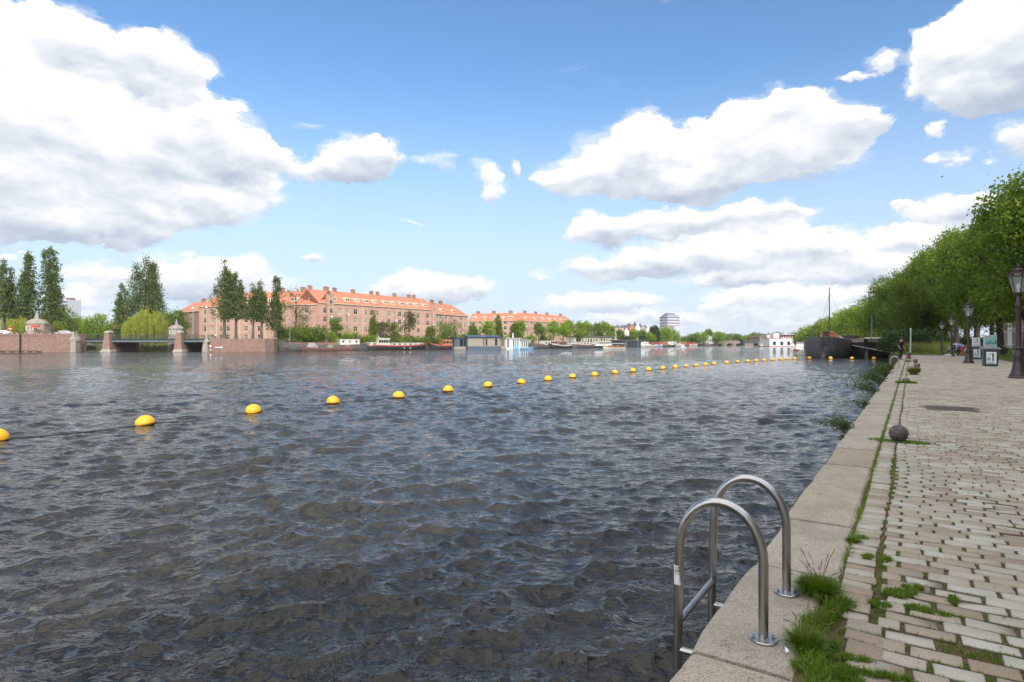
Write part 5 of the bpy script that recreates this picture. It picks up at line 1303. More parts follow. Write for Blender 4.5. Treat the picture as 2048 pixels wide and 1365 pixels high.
zt = zat(668, 412)
mb = MB(); mb.box(L_*.22,3,zf+.12,L_*.42,9,zt+.4); mb.box(L_*.50,3.4,zf+.12,L_*.98,9,zt-.5); mb.build('upper_wall', M_wt, root)
mb = MB(); mb.box(L_*.44,1.2,zt-.497,L_*1.0,9.5,zt); mb.build('roof', M_wt, root)
mb = MB()
for k in range(6): x = L_*(.52+.078*k); mb.box(x,3.36,zf+.5,x+.9,3.397,zt-.8)
mb.build('window', M_pane, root)
mb = MB()
for k in range(24): x = L_*k/23; mb.box(x-.03,.0,zf+.12,x+.03,.06,zf+1.15)
mb.box(0,-.01,zf+1.15,L_,.07,zf+1.22); mb.build('railing', M_rt, root)
root = thing('steel_bridge', 'dark low bridge span left of the white boathouse', 'bridge', at(1487, 520, 0)); mb = MB(); mb.box(0,0,2.0,13,8,4.6); mb.box(0,0,-2,1.4,8,2.0); mb.box(12,0,-2,13.4,8,2.0); mb.build('girder', M_green, root)

# ------------------------------------------------------------------ trees
LM = {
 'poplar': leafmat('poplar_leaves', (.055,.090,.022), (.115,.16,.036), (.22,.26,.08), .3),
 'oak': leafmat('broad_leaves', (.070,.125,.014), (.14,.21,.022), (.25,.31,.04), .42),
 'light': leafmat('light_green_leaves', (.13,.21,.015), (.23,.33,.02), (.34,.42,.045), .42),
 'mid': leafmat('mid_green_leaves', (.085,.135,.016), (.155,.215,.025), (.25,.30,.045), .42),
 'willow': leafmat('willow_leaves', (.24,.28,.04), (.38,.40,.07), (.50,.49,.12), .45),
 'brownish': leafmat('sparse_brown_green_leaves', (.09,.09,.03), (.15,.14,.05), (.20,.20,.08), .3),
 'dark': leafmat('shrub_leaves', (.022,.042,.010), (.040,.075,.014), (.075,.11,.02), .25),
}
M_bark = mat('bark', (.13,.105,.08), .9, (.07,.058,.045), 3, bump=.5, bscale=12); M_barkd = mat('dark_bark', (.06,.045,.035), .9, (.035,.028,.022), 3, bump=.5, bscale=12)
ru = np.random.default_rng(77)
def trunk(mb, H, r0, crown_z0, spread, nlimb=6, lean=0.0):
    path = [Vector((0,0,-.3))]; n = 6
    for k in range(1, n+1): u = k/n; path.append(Vector((lean*u + ru.normal()*.04*H*u*.4, ru.normal()*.04*H*u*.4, H*u)))
    mb.tube(path, [r0*1.25] + [r0*(1-.85*(k/n)) for k in range(1, n+1)], 8)
    for k in range(nlimb):
        u = ru.uniform(crown_z0/H*.8, .85); i = u*n; p = path[int(i)].lerp(path[min(n, int(i)+1)], i-int(i)); a = k*2.4 + ru.uniform(-.4,.4); L = spread*ru.uniform(.6,.95)*(1.1-u*.5)
        q = p + Vector((math.cos(a)*L*.5, math.sin(a)*L*.5, L*.35)); e = p + Vector((math.cos(a)*L, math.sin(a)*L, L*.85)); r = r0*(1-.8*u)*.6
        mb.tube([p, q, e], [r, r*.6, r*.2], 6)
        b2 = q + Vector((math.cos(a+1)*L*.4, math.sin(a+1)*L*.4, L*.3)); mb.tube([q, b2], [r*.5, r*.15], 5)
_tc = {}
def crown_pts(kind, H, z0, rad, n):
    """clump centres of a crown"""
    if kind in ('round', 'wide'):
        lob = []; nl = 12 if kind == 'round' else 20
        for k in range(nl):
            a = ru.uniform(0, 6.283); u = ru.uniform(.05, .95); rr_ = rad*.62*math.sin(math.pi*min(.92, max(.18, u*.80+.12)))*ru.uniform(.5,1.1)
            lob.append((math.cos(a)*rr_, math.sin(a)*rr_, z0 + (H-z0)*u*.86+.5, rad*ru.uniform(.26,.44)))
        lob.append((0,0,z0+(H-z0)*.55, rad*.55)); lob.append((0,0,z0+(H-z0)*.84, rad*.30))
        P = []
        while len(P) < n:
            l = lob[ru.integers(len(lob))]; d = ru.normal(0,1,3); d /= np.linalg.norm(d); rr_ = l[3]*ru.uniform(.55,1.0)**.5
            p = np.array([l[0], l[1], l[2]]) + d*rr_*np.array([1,1,.85])
            if p[2] > z0*.8 and p[2] < H*1.02: P.append(p)
        return np.array(P)
    if kind == 'poplar':
        P = []; pl = [(0,0,1.0,.62)] + [(math.cos(a)*rad*ru.uniform(.3,.72), math.sin(a)*rad*ru.uniform(.3,.72), ru.uniform(.5,.97), ru.uniform(.34,.6)) for a in ru.uniform(0,6.283,9)]
        while len(P) < n:
            l = pl[ru.integers(len(pl))]; u = ru.random()**.9; top = z0 + (H-z0)*l[2]; z = z0*.9 + (top-z0)*u
            prof = math.sin(math.pi*min(1, .16+u*.86))**.7 * (1-.35*u)*1.25 ; a = ru.uniform(0,6.283); r = rad*l[3]*prof*ru.uniform(.1,1)**.55*(1+.28*math.sin(z*1.9+l[0]*5))*.9
            P.append(np.array([l[0]*(1-.35*u)+math.cos(a)*r, l[1]*(1-.35*u)+math.sin(a)*r, z]))
        return np.array(P)
    if kind == 'bush':
        P = []
        lob = [(ru.uniform(-.6,.6)*rad, ru.uniform(-.6,.6)*rad, ru.uniform(.15,.6)*H, ru.uniform(.35,.6)) for k in range(9)]
        while len(P) < n:
            l = lob[ru.integers(len(lob))]; d = ru.normal(0,1,3); d /= np.linalg.norm(d); p = np.array(l[:3]) + d*l[3]*np.array([rad*.75,rad*.75,H*.55])*ru.uniform(.6,1)
            if p[2] > .02: p[2] = min(p[2], H); P.append(p)
        return np.array(P)
def tree(kind, px, Z, z0g, ytop, rad, leaf, label, trunk_h=None, n=420, per=9, lsize=None, name='tree', lean=0, cat='tree', group=None, key=None, rz=None, sq=1.0, bark=None, tr=None, xyz=None, Habs=None):
    loc = xyz if xyz is not None else at(px, Z, z0g); H = Habs or (zat(ytop, Z) - z0g)
    rzv = ru.uniform(0, 6.28) if rz is None else rz
    cz = trunk_h if trunk_h is not None else H*.25
    root = thing(name, label, cat, loc, rzv, group)
    dist = math.hypot(loc.x, loc.y); ls = lsize or max(.16, dist*.0019)
    if kind == 'willow':
        P = []; ns = n
        a = ru.uniform(0,6.283,ns); r = rad*np.sqrt(ru.random(ns)); topz = H*(1-.36*(r/rad)**1.7)*ru.uniform(.84,1.0,ns)*(1+.09*np.sin(a*3+px)+.05*np.sin(a*7)*(r/rad)); ln = ru.uniform(.2,.9,ns)*H*(.45+.5*(r/rad))
        VV_, QQ_, off = [], [], 0
        for i in range(ns):
            k = int(ln[i]/(ls*.7))+2; zz_ = topz[i] - np.linspace(0, ln[i], k); zz_ = zz_[zz_ > .15]; k = len(zz_)
            if k < 1: continue
            a[i] = round(a[i]*9/6.283*2)/18*6.283 + ru.normal()*.09; c = np.c_[np.cos(a[i])*r[i] + np.cos(a[i])*.1*np.arange(k)*ls*.5 + ru.normal(0,.10,k), np.sin(a[i])*r[i] + np.sin(a[i])*.1*np.arange(k)*ls*.5 + ru.normal(0,.10,k), zz_]
            v, q = leafcloud(c, 2, .08, ls*1.1, droop=2.5, aspect=.35); VV_.append(v); QQ_.append(q+off); off += len(v)
        v, q = np.concatenate(VV_), np.concatenate(QQ_)
    else:
        if kind == 'poplar': n = int(n*1.7)
        C_ = crown_pts(kind, H, cz, rad, n); C_[:, 1] *= sq
        cs_ = rad*(.058 if per > 20 else (.075 if kind != 'poplar' else .085)); v, q = leafcloud(C_, per, max(cs_, ls*.8), ls, up=.35, aspect=.75)
    q = q; np_mesh('crown', v, q, LM[leaf], root)
    mb = MB(); trunk(mb, H*.86 if kind != 'bush' else H*.6, (tr or (H*.019+.05)), cz, rad*.9 if kind != 'poplar' else rad*.5, 7); mb.build('trunk', bark or M_bark, root, smooth=True)
    return root
# --- left bank
tree('poplar', 8, 182, 4.7, 514, 4.0, 'poplar', 'tall dark poplar cut by the left picture edge', 6, 520, 10)
tree('poplar', 57, 184, 4.7, 499, 3.7, 'poplar', 'tall dark poplar right behind the octagonal hut', 6.2, 520, 10)
tree('poplar', 100, 186, 4.7, 490, 4.1, 'poplar', 'tallest dark poplar of the left trio, right of the hut', 5.5, 620, 10)
tree('willow', 25, 214, 1.6, 622, 9.5, 'willow', 'yellow green willow behind the three left poplars, at the picture edge', n=420, lsize=.42)
tree('willow', 74, 220, 1.6, 620, 9.5, 'willow', 'yellow green willow seen between the left poplar trunks and the hut', n=420, lsize=.42)
tree('round', 128, 216, 1.6, 616, 7.5, 'mid', 'rounded grey green tree left of the bridge', 3, 420, 10)
tree('bush', 108, 204, 4.0, 640, 5, 'willow', 'low pale green bush behind the wall right of the hut', .3, 240, 9, name='bush', cat='bush')
tree('wide', 160, 260, 1.6, 638, 8, 'mid', 'darker low tree behind the left bridge railing', 3, 300, 9)
tree('wide', 196, 235, 1.6, 631, 7.5, 'light', 'bright lime green tree behind the bridge railing', 2.5, 420, 9)
tree('poplar', 243, 225, 1.6, 566, 4.8, 'poplar', 'slender poplar left of the massive poplar behind the bridge', 1.5, 520, 10)
tree('poplar', 294, 222, 1.6, 513, 8.2, 'poplar', 'massive many stemmed poplar rising behind the bridge', 1.5, 1500, 10)
tree('willow', 297, 202, 1.2, 619, 7.6, 'willow', 'bright yellow green weeping willow behind the bridge', n=900, lsize=.36)
tree('round', 356, 206, 1.6, 622, 5.8, 'oak', 'dark green round tree behind the right bridge hut', 2, 420, 10)
tree('bush', 250, 230, 1.0, 668, 8, 'mid', 'low green bush on the canal bank under the bridge', .3, 240, 9, name='bush', cat='bush')
tree('bush', 190, 300, 1.6, 660, 11, 'mid', 'green thicket far behind the left bridge span', .3, 300, 9, name='bush', cat='bush')
# --- tall poplars on the terrace
tree('poplar', 449, 182, 3.5, 518, 4.2, 'poplar', 'tall ragged poplar, left one of the pair on the right quay wall', 7.0, 560, 10)
tree('poplar', 472, 184, 3.5, 541, 3.7, 'poplar', 'ragged poplar, right one of the pair on the right quay wall', 7.2, 480, 10)
tree('poplar', 506, 188, 3.5, 562, 2.6, 'poplar', 'slim poplar, left one of the close pair in front of the brick facade', 7.0, 340, 10)
tree('poplar', 523, 189, 3.5, 558, 2.7, 'poplar', 'slim poplar, right one of the close pair in front of the brick facade', 6.0, 340, 10)
tree('poplar', 551, 192, 3.0, 551, 2.9, 'poplar', 'single slim poplar beside the sparse brownish tree', 4.0, 460, 10)
tree('round', 592, 202, 1.6, 572, 6.8, 'brownish', 'sparse brownish green tree in front of the brick facade', 4, 220, 7)
tree('bush', 575, 197, 1.6, 640, 5.2, 'oak', 'dense dark green bush above the bow of the longest grey barge', .3, 420, 10, name='bush', cat='bush')
tree('bush', 608, 197, 1.6, 633, 5.8, 'oak', 'big dark green bush mass above the rusty hatch covers', .3, 520, 10, name='bush', cat='bush')
tree('bush', 636, 200, 1.6, 640, 4.2, 'oak', 'dark green bush beside the brick gap, right end of the bush mass', .3, 320, 10, name='bush', cat='bush')
mid = [('round',674,206,634,3.6,'mid','small leafy tree above the white wheelhouse of the grey barge',2),('bush',660,204,655,3.5,'light','yellowish bush left of the small leafy tree',.3),('bush',703,208,650,4.0,'light','bright lime bush behind the white cabin of the grey barge',.3),
 ('poplar',748,214,618,2.3,'mid','slim green tree in front of the brick facade above the white wheelhouse',3),('round',764,216,642,3.6,'brownish','brownish bushy tree beside the slim green one',1),('bush',740,212,664,3.8,'light','yellow green bush behind the red and white barge wheelhouse',.3),
 ('round',790,222,645,4.2,'mid','loose green tree behind the red and white barge',1),('round',818,228,623,4.6,'brownish','grey green vase shaped tree in front of the facade',5),('bush',800,225,668,4.5,'light','lime hedge behind the red and white barge bow',.3),('bush',828,230,672,4.5,'light','low lime bush left of the dark boat shed',.3),
 ('bush',843,232,666,3.5,'mid','green bush close to the blue covered boat',.3),('round',862,238,654,2.6,'mid','little dark tree between facade bays',1.5),('wide',902,245,638,6.6,'mid','broad deep green tree over the grey houseboats',2),('bush',884,243,655,4.4,'light','lighter green bush left of the broad deep green tree',.3),
 ('poplar',947,262,645,3.0,'mid','slim green tree left of the brick corner',2),('bush',935,258,664,4.2,'light','lime bush behind the solar panels',.3),('round',975,268,640,4.3,'light','light green tree before the orange roofed wing',2),('poplar',996,274,630,2.9,'mid','slim brownish green tree before the orange roofed wing',2),
 ('bush',1008,276,668,3.6,'light','round lime bush behind the timber houseboat',.3),('poplar',1030,282,643,2.6,'mid','slender dull green tree near the recessed corner',2),('round',1044,284,640,4.6,'light','light green tree above the white houseboat',2.5),('round',1077,296,648,3.8,'mid','small round green tree with a visible trunk',4)]
for kd, px, Z, yt, rad, lf, lb, th_ in mid:
    tree(kd, px, Z, GZ, yt, rad, lf, lb, th_, 260 if kd != 'bush' else 170, 8, name='bush' if kd == 'bush' else 'tree', cat='bush' if kd == 'bush' else 'tree')
for px, Z, yt, rad, lf, lb in [(720,211,662,3.6,'mid','mid green shrub under the drainpipe between lime bush and slim tree'),(775,219,664,3.8,'mid','mid green shrub right of the slim green facade tree'),(812,229,662,3.6,'brownish','brownish shrub below the vase shaped tree'),(918,250,662,4.0,'mid','shrub at the right foot of the broad deep green tree'),
  (960,264,666,3.4,'mid','shrub behind the timber houseboat roof, left part'),(986,272,664,3.6,'brownish','brownish shrub behind the timber houseboat roof, right part'),(1060,290,668,3.4,'light','lime shrub behind the low white houseboat section'),(1092,300,664,3.6,'mid','shrub between the trunked tree and the light green row'),(688,207,668,3.0,'oak','dark shrub directly behind the cream deckhouse of the grey barge')]:
    tree('bush', px, Z, GZ, yt, rad, lf, lb, .3, 170, 8, name='bush', cat='bush')
far = [(1107,308,641,5.6,'light','first of the light green trees in front of the farthest orange roof'),(1127,318,645,4.6,'light','light green tree above the brown barge with a pale cover'),(1140,325,640,5.4,'light','light green tree at the end of the orange roof'),(1158,332,643,4.8,'light','light green tree just right of the orange roof end'),(1174,340,642,4.6,'light','light green tree in front of the bare brown gable'),
 (1195,350,647,5.4,'mid','green tree covering the white fronted house'),(1207,356,643,5.4,'light','lime tree left of the gap in the row'),(1222,362,654,5.0,'light','rounded lime tree above the white tour boat'),(1240,372,662,3.0,'mid','thin green tree before the pink house'),(1254,378,676,4.0,'dark','small dark bush tree behind the black houseboat'),
 (1266,384,660,3.4,'light','thin lime tree before the orange brick house'),(1283,392,663,6.0,'mid','broad green tree before the tall white gable'),(1299,398,668,4.6,'light','lime tree left of the dark poplar'),(1331,430,655,8.4,'light','big bright lime tree below the banded tower'),(1346,440,661,7.4,'light','bright lime tree right of the big one under the tower'),
 (1388,520,670,8.5,'mid','group forming green tree at the left of the river bend'),(1400,530,666,9.0,'light','light green round tree left of the white villa'),(1417,560,660,6,'mid','dark treetop rising behind the white villa'),(1436,545,666,9,'light','round light green tree right of the white villa'),(1448,560,674,8,'mid','low green tree over the stone arches'),
 (1476,590,671,11,'mid','wide green tree behind the right end of the stone arches'),(1494,590,675,9,'mid','low greyish green tree right of the stone arches'),(1513,575,668,9,'oak','green tree left of the pinkish low house'),(1503,580,672,9,'light','light green tree between bridge and boathouse'),(1556,470,668,7,'mid','green treetop above the white boathouse roof'),(1580,480,668,7,'mid','small green treetop right above the boathouse'),(1368,520,676,7,'mid','low green trees right of the pale tower gap')]
for px, Z, yt, rad, lf, lb in far: tree('round', px, Z, GZ, yt, rad, lf, lb, (zat(yt, Z)-GZ)*.3 if Z < 400 else 1.5, 230, 8)
tree('poplar', 1309, 410, GZ, 652, 4.2, 'dark', 'dark narrow poplar left of the banded tower', 2, 260, 8)

# ------------------------------------------------------------------ far treeline closing the horizon
P = []
for i in range(1500):
    px = ru.uniform(1120, 1700); Z = 640 + ru.uniform(0, 60); X = at(px, Z); P.append((X.x, Z, GZ + ru.uniform(0, 1)*(6+3*math.sin(px*.05)+2*math.sin(px*.13))))
for i in range(900):
    px = ru.uniform(-60, 420); Z = 420 + ru.uniform(0, 60); X = at(px, Z); P.append((X.x, Z, GZ + ru.uniform(0, 1)*(8+2*math.sin(px*.05))))
v, q = leafcloud(np.array(P), 7, 1.6, 1.5, aspect=.8); tag(np_mesh('distant_wood', v, q, LM['mid']), 'hazy low belt of distant trees along the horizon', 'trees', kind='stuff')

# ------------------------------------------------------------------ right bank
land('right_bank', [tuple(qp(73.9, -1.2).xy), (66, 80), (84, 118), (104, 160), (135, 220), (170, 300), (215, 400), (262, 520), (520, 560), (3500, 700), (3500, -200), (60, -200), tuple(qp(-8, 9.4).xy), tuple(qp(-8, 6.5).xy), tuple(qp(73.9, 6.5).xy)][:-2] + [tuple(qp(-8, 6.46).xy), tuple(qp(73.9, 6.46).xy)], QZ + .03)
mb = MB(); pr = [qp(-30, 11), qp(-30, 17), qp(300, 17), qp(300, 11)]; mb.add([(p.x, p.y, QZ+.036) for p in pr], [(0,1,2,3)]); tag(mb.build('road', M_road), kind='structure')
mb = MB()
for t_ in (10.85, 17.0): pr = [qp(-30, t_), qp(-30, t_+.15), qp(300, t_+.15), qp(300, t_)]; mb.prism([(p.x, p.y) for p in pr], QZ, QZ+.15)
tag(mb.build('kerb', M_stone), kind='structure')
RT = [ # px, Z, ytop, crown radius, leaf, label
 (2128,40,312,6.0,'oak','nearest riverside tree, its crown leaning in over the right picture edge'),
 (2056,50,402,6.2,'oak','second riverside tree, dark crown above the nearest street lamp'),
 (2000,60,426,6.4,'oak','third riverside tree, broad dark crown behind the litter bins'),
 (1955,70,452,6.4,'oak','fourth riverside tree with a thick dark trunk behind the second lamp'),
 (1912,82,470,6.9,'mid','fifth riverside tree, highest crown of the middle of the avenue'),
 (1880,94,490,6.9,'oak','sixth riverside tree, above the smallest street lamp'),
 (1850,92,498,6.2,'mid','riverside tree leaning over the reeds with fresh green leaves'),
 (1818,100,532,6.3,'oak','riverside tree with dark lower boughs over the mooring pole'),
 (1797,112,556,6.4,'mid','riverside tree above the stern of the second dark barge'),
 (1772,132,590,7.6,'oak','darker riverside tree behind the small grey barge mast'),
 (1748,152,600,8.4,'light','brighter riverside tree right of the thin barge mast'),
 (1722,175,615,8.8,'mid','riverside tree directly right of the tall barge mast'),
 (1700,198,618,9.2,'light','light riverside tree behind the first dark barge'),
 (1682,222,630,9.6,'mid','riverside tree left of the tall barge mast'),
 (1664,250,640,10,'oak','riverside tree above the white cruiser, mid distance'),
 (1648,285,648,10.5,'mid','rounded riverside tree further left along the bend'),
 (1632,325,654,11,'light','pale riverside tree on the bend'),
 (1618,370,662,11.5,'mid','second last riverside tree before the boathouse'),
 (1605,420,668,12,'mid','farthest riverside tree, touching the boathouse roof'),
 (1840,118,512,7.4,'oak','back row tree filling the gap behind the reeds'),
 (1932,96,462,7.8,'oak','back row tree behind the people crouching'),
 (1985,84,440,7.6,'oak','back row tree behind the teal poster bin')]
for i, (px, Z, yt, rad, lf, lb) in enumerate(RT):
    near = Z < 135; tree('wide', px, Z, QZ, yt, rad, lf, lb, (3.6 if near else 1.0) if px > 1860 else .9, 820 if near else 420, 46 if near else 22, lsize=.23 if near else None, bark=M_barkd, tr=.36 if near else .4, group='riverside trees on the right bank')
for px, Z, yt, rad, lf, lb, n_ in [(1812,84,652,3.6,'dark','dark shrub mass hanging over the barge bows by the coping',420),(1832,86,650,4.4,'dark','dark shrub behind the thin pale pole',380),(1850,90,668,4.8,'mid','green shrub behind the reeds',360),(1868,96,662,5.2,'mid','yellow green shrub left of the smallest lamp',360),(1900,95,670,5.0,'oak','dense green shrub behind the crouching people',360),(1925,92,672,4.6,'dark','dark shrub right of the crouching people',320),
      (1760,120,660,5.2,'oak','green shrub behind the third barge deck',320),(1735,140,662,6.0,'mid','shrub at the foot of the bright riverside tree',300),(1700,170,662,7,'oak','shrub behind the rigging of the first dark barge',300),(1665,215,668,8,'mid','shrub between white cruiser and bend trees',300),(1962,76,690,2.4,'mid','small bush between the two litter bins',200),(1990,78,695,2.2,'dark','low bush behind the walking person',160),(2030,66,700,2.0,'mid','low bush behind the cargo bicycle',160)]:
    tree('bush', px, Z, QZ, yt, rad, lf, lb, .2, n_, 12, lsize=.24, name='bush', cat='bush')
# reeds and tall grass at the quay end
M_reed = leafmat('reed_leaves', (.10,.13,.022), (.17,.19,.04), (.27,.25,.08), .3)
pts = []
for i in range(9000):
    px = ru.uniform(1800, 1905); Z = ru.uniform(71.5, 90) ; p = at(px, Z, QZ); pts.append((p.x, p.y, QZ))
v, q = blades(np.array(pts), ru.uniform(.5, 1.7, len(pts))*(1), .4, .018, 3); tag(np_mesh('reed_bed', v, q, M_reed), 'yellow green reeds and tall grass where the paving ends', 'reeds', kind='stuff')
pts = []
for i in range(16000):
    s_ = ru.uniform(20, 110); t_ = ru.uniform(6.45, 10.8) if s_ < 74 else ru.uniform(-1, 10.8); p = qp(s_, t_); pts.append((p.x, p.y, QZ+.02))
v, q = blades(np.array(pts), ru.uniform(.10, .35, len(pts)), .7, .010, 2); tag(np_mesh('verge_grass', v, q, M_grass), 'unmown grass verge along the right side of the paving', 'grass', kind='stuff')
# row of houses behind the avenue; out-of-view ones added only to shade the quay
M_hb = mat('purple_brown_brick', (.22,.11,.085), .85, (.16,.085,.07), 1.0, bump=.3); M_hc = mat('sandstone_trim', (.55,.50,.40), .8)
def town_house(s0, t0, w_, H, label, wm, white=False, detail=True):
    # facade looks toward the river (-n); local x runs against the quay direction
    root = thing('terrace_house', label, 'house', qp(s0+w_, t0, QZ), QROT + math.pi)
    holes = []; nf = int(H/3.6)
    for j in range(nf):
        for u in (w_*.2, w_*.5, w_*.8): holes.append((u-.55, 1.0+3.5*j, u+.55, 3.1+3.5*j))
    def flip(mb): mb.v = [(x, y, z) for x, y, z in mb.v]; return mb
    mb = MB(); wall_holes(mb, w_, 0, H, holes, .2); mb.box(0.003,.25,0,w_-.003,10,H-.003); mb.build('wall', wm, root)
    mb = MB(); mb.box(-.05,-.35,H,w_+.05,.3,H+.55)
    if detail:
        for j in range(1, nf): mb.box(0,-.06,3.5*j+.35,w_,-.003,3.5*j+.5)
    mb.build('cornice', M_hc, root)
    mb = MB(); mb.loft([[(0,.3,H),(w_,.3,H),(w_,10,H),(0,10,H)],[(.2,2.2,H+2.6),(w_-.2,2.2,H+2.6),(w_-.2,8,H+2.6),(.2,8,H+2.6)]]); mb.build('roof', M_roofd, root)
    for h_ in holes: window_part(root, *h_, y=.10, fm=M_frw, bars=0)
    return root
hs_ = random.Random(5); s_ = -52.0; idx = 0
descr = ['dark brick','cream trimmed','red brown','tall narrow','pale fronted','wide bay']
while s_ < 205:
    w_ = hs_.choice([6.2, 7.0, 7.8]); H = hs_.choice([13.5, 14.4, 15.2]); 
    H += 4.6  # extra height added so the row's shadow covers the quay
    if s_ > 125 or s_ < 60:
        wm = [M_hb, cols_['brown'], cols_['white'], M_brickold][idx % 4]
        vis = {True: 'terrace house glimpsed behind the avenue trees', False: 'terrace house beside the road, outside the picture'}
        town_house(s_, 20.5, w_, H, ('%s terrace house, %s in the row behind the avenue, raised to shade the quay' % (['purple brown brick','dark brown brick','white painted','old brown brick'][idx % 4], names[idx % 34])), wm)
    s_ += w_ + .02; idx += 1

# ------------------------------------------------------------------ boats
M_hullg = mat('grey_black_hull', (.075,.072,.075), .6, (.12,.11,.10), 1.5, stretch=(.4,1,1), bump=.1); M_hullb = mat('black_hull', (.022,.022,.024), .45, (.045,.04,.038), 1.5, stretch=(.4,1,1))
M_rust = mat('rusty_brown_cover', (.22,.10,.075), .75, (.15,.075,.06), 1.2); M_boatw = mat('cream_boat_paint', (.58,.55,.47), .5, (.48,.45,.38), 2); M_boatred = mat('red_boat_paint', (.42,.05,.05), .5, (.35,.06,.05), 2)
M_wood = mat('varnished_wood', (.32,.12,.04), .45, (.22,.08,.03), 4); M_deckc = mat('boat_deck', (.22,.18,.15), .8, (.14,.12,.10), 2); M_tarp = mat('grey_tarpaulin', (.30,.29,.27), .8, (.22,.21,.20), 2); M_blueboat = mat('light_blue_paint', (.16,.33,.50), .5); M_orangeb = mat('orange_brown_timber', (.45,.17,.06), .6, (.35,.13,.05), 3)
M_greyw = mat('weathered_timber', (.36,.30,.24), .85, (.26,.215,.175), 1.2, stretch=(1,1,8)); M_slate = mat('slate_blue_cladding', (.075,.10,.13), .6); M_solar = mat('solar_panel', (.05,.07,.12), .2)
def hull(mb, L, B, Hm, Hb, Hs, bow=.35, stern=.15, bf=1.0):
    """x from stern (0) to bow (L); sheer Hs stern, Hm middle, Hb bow"""
    n = 18; rings = []
    for k in range(n+1):
        u = k/n; x = L*u
        w_ = B/2
        if u > 1-bow: q = (u-(1-bow))/bow; w_ *= max(.02, (1-q**2.2))**.75
        if u < stern: q = (stern-u)/stern; w_ *= max(.35 if bf < 1.5 else .02, 1-q**2.2*.75)
        z = Hm + (Hb-Hm)*max(0, (u-.5)/.5)**2.2 + (Hs-Hm)*max(0, (.5-u)/.5)**2.2
        rk = .04*L*max(0, (u-.85)/.15)**2
        rings.append([(x+rk*.6, -w_, z), (x+rk*.45, -w_*1.03, z*.55), (x, -w_*.9, .12), (x-rk*.5, -w_*.55, -.7), (x-rk*.5, w_*.55, -.7), (x, w_*.9, .12), (x+rk*.45, w_*1.03, z*.55), (x+rk*.6, w_, z)])
    mb.loft(rings)
    return rings
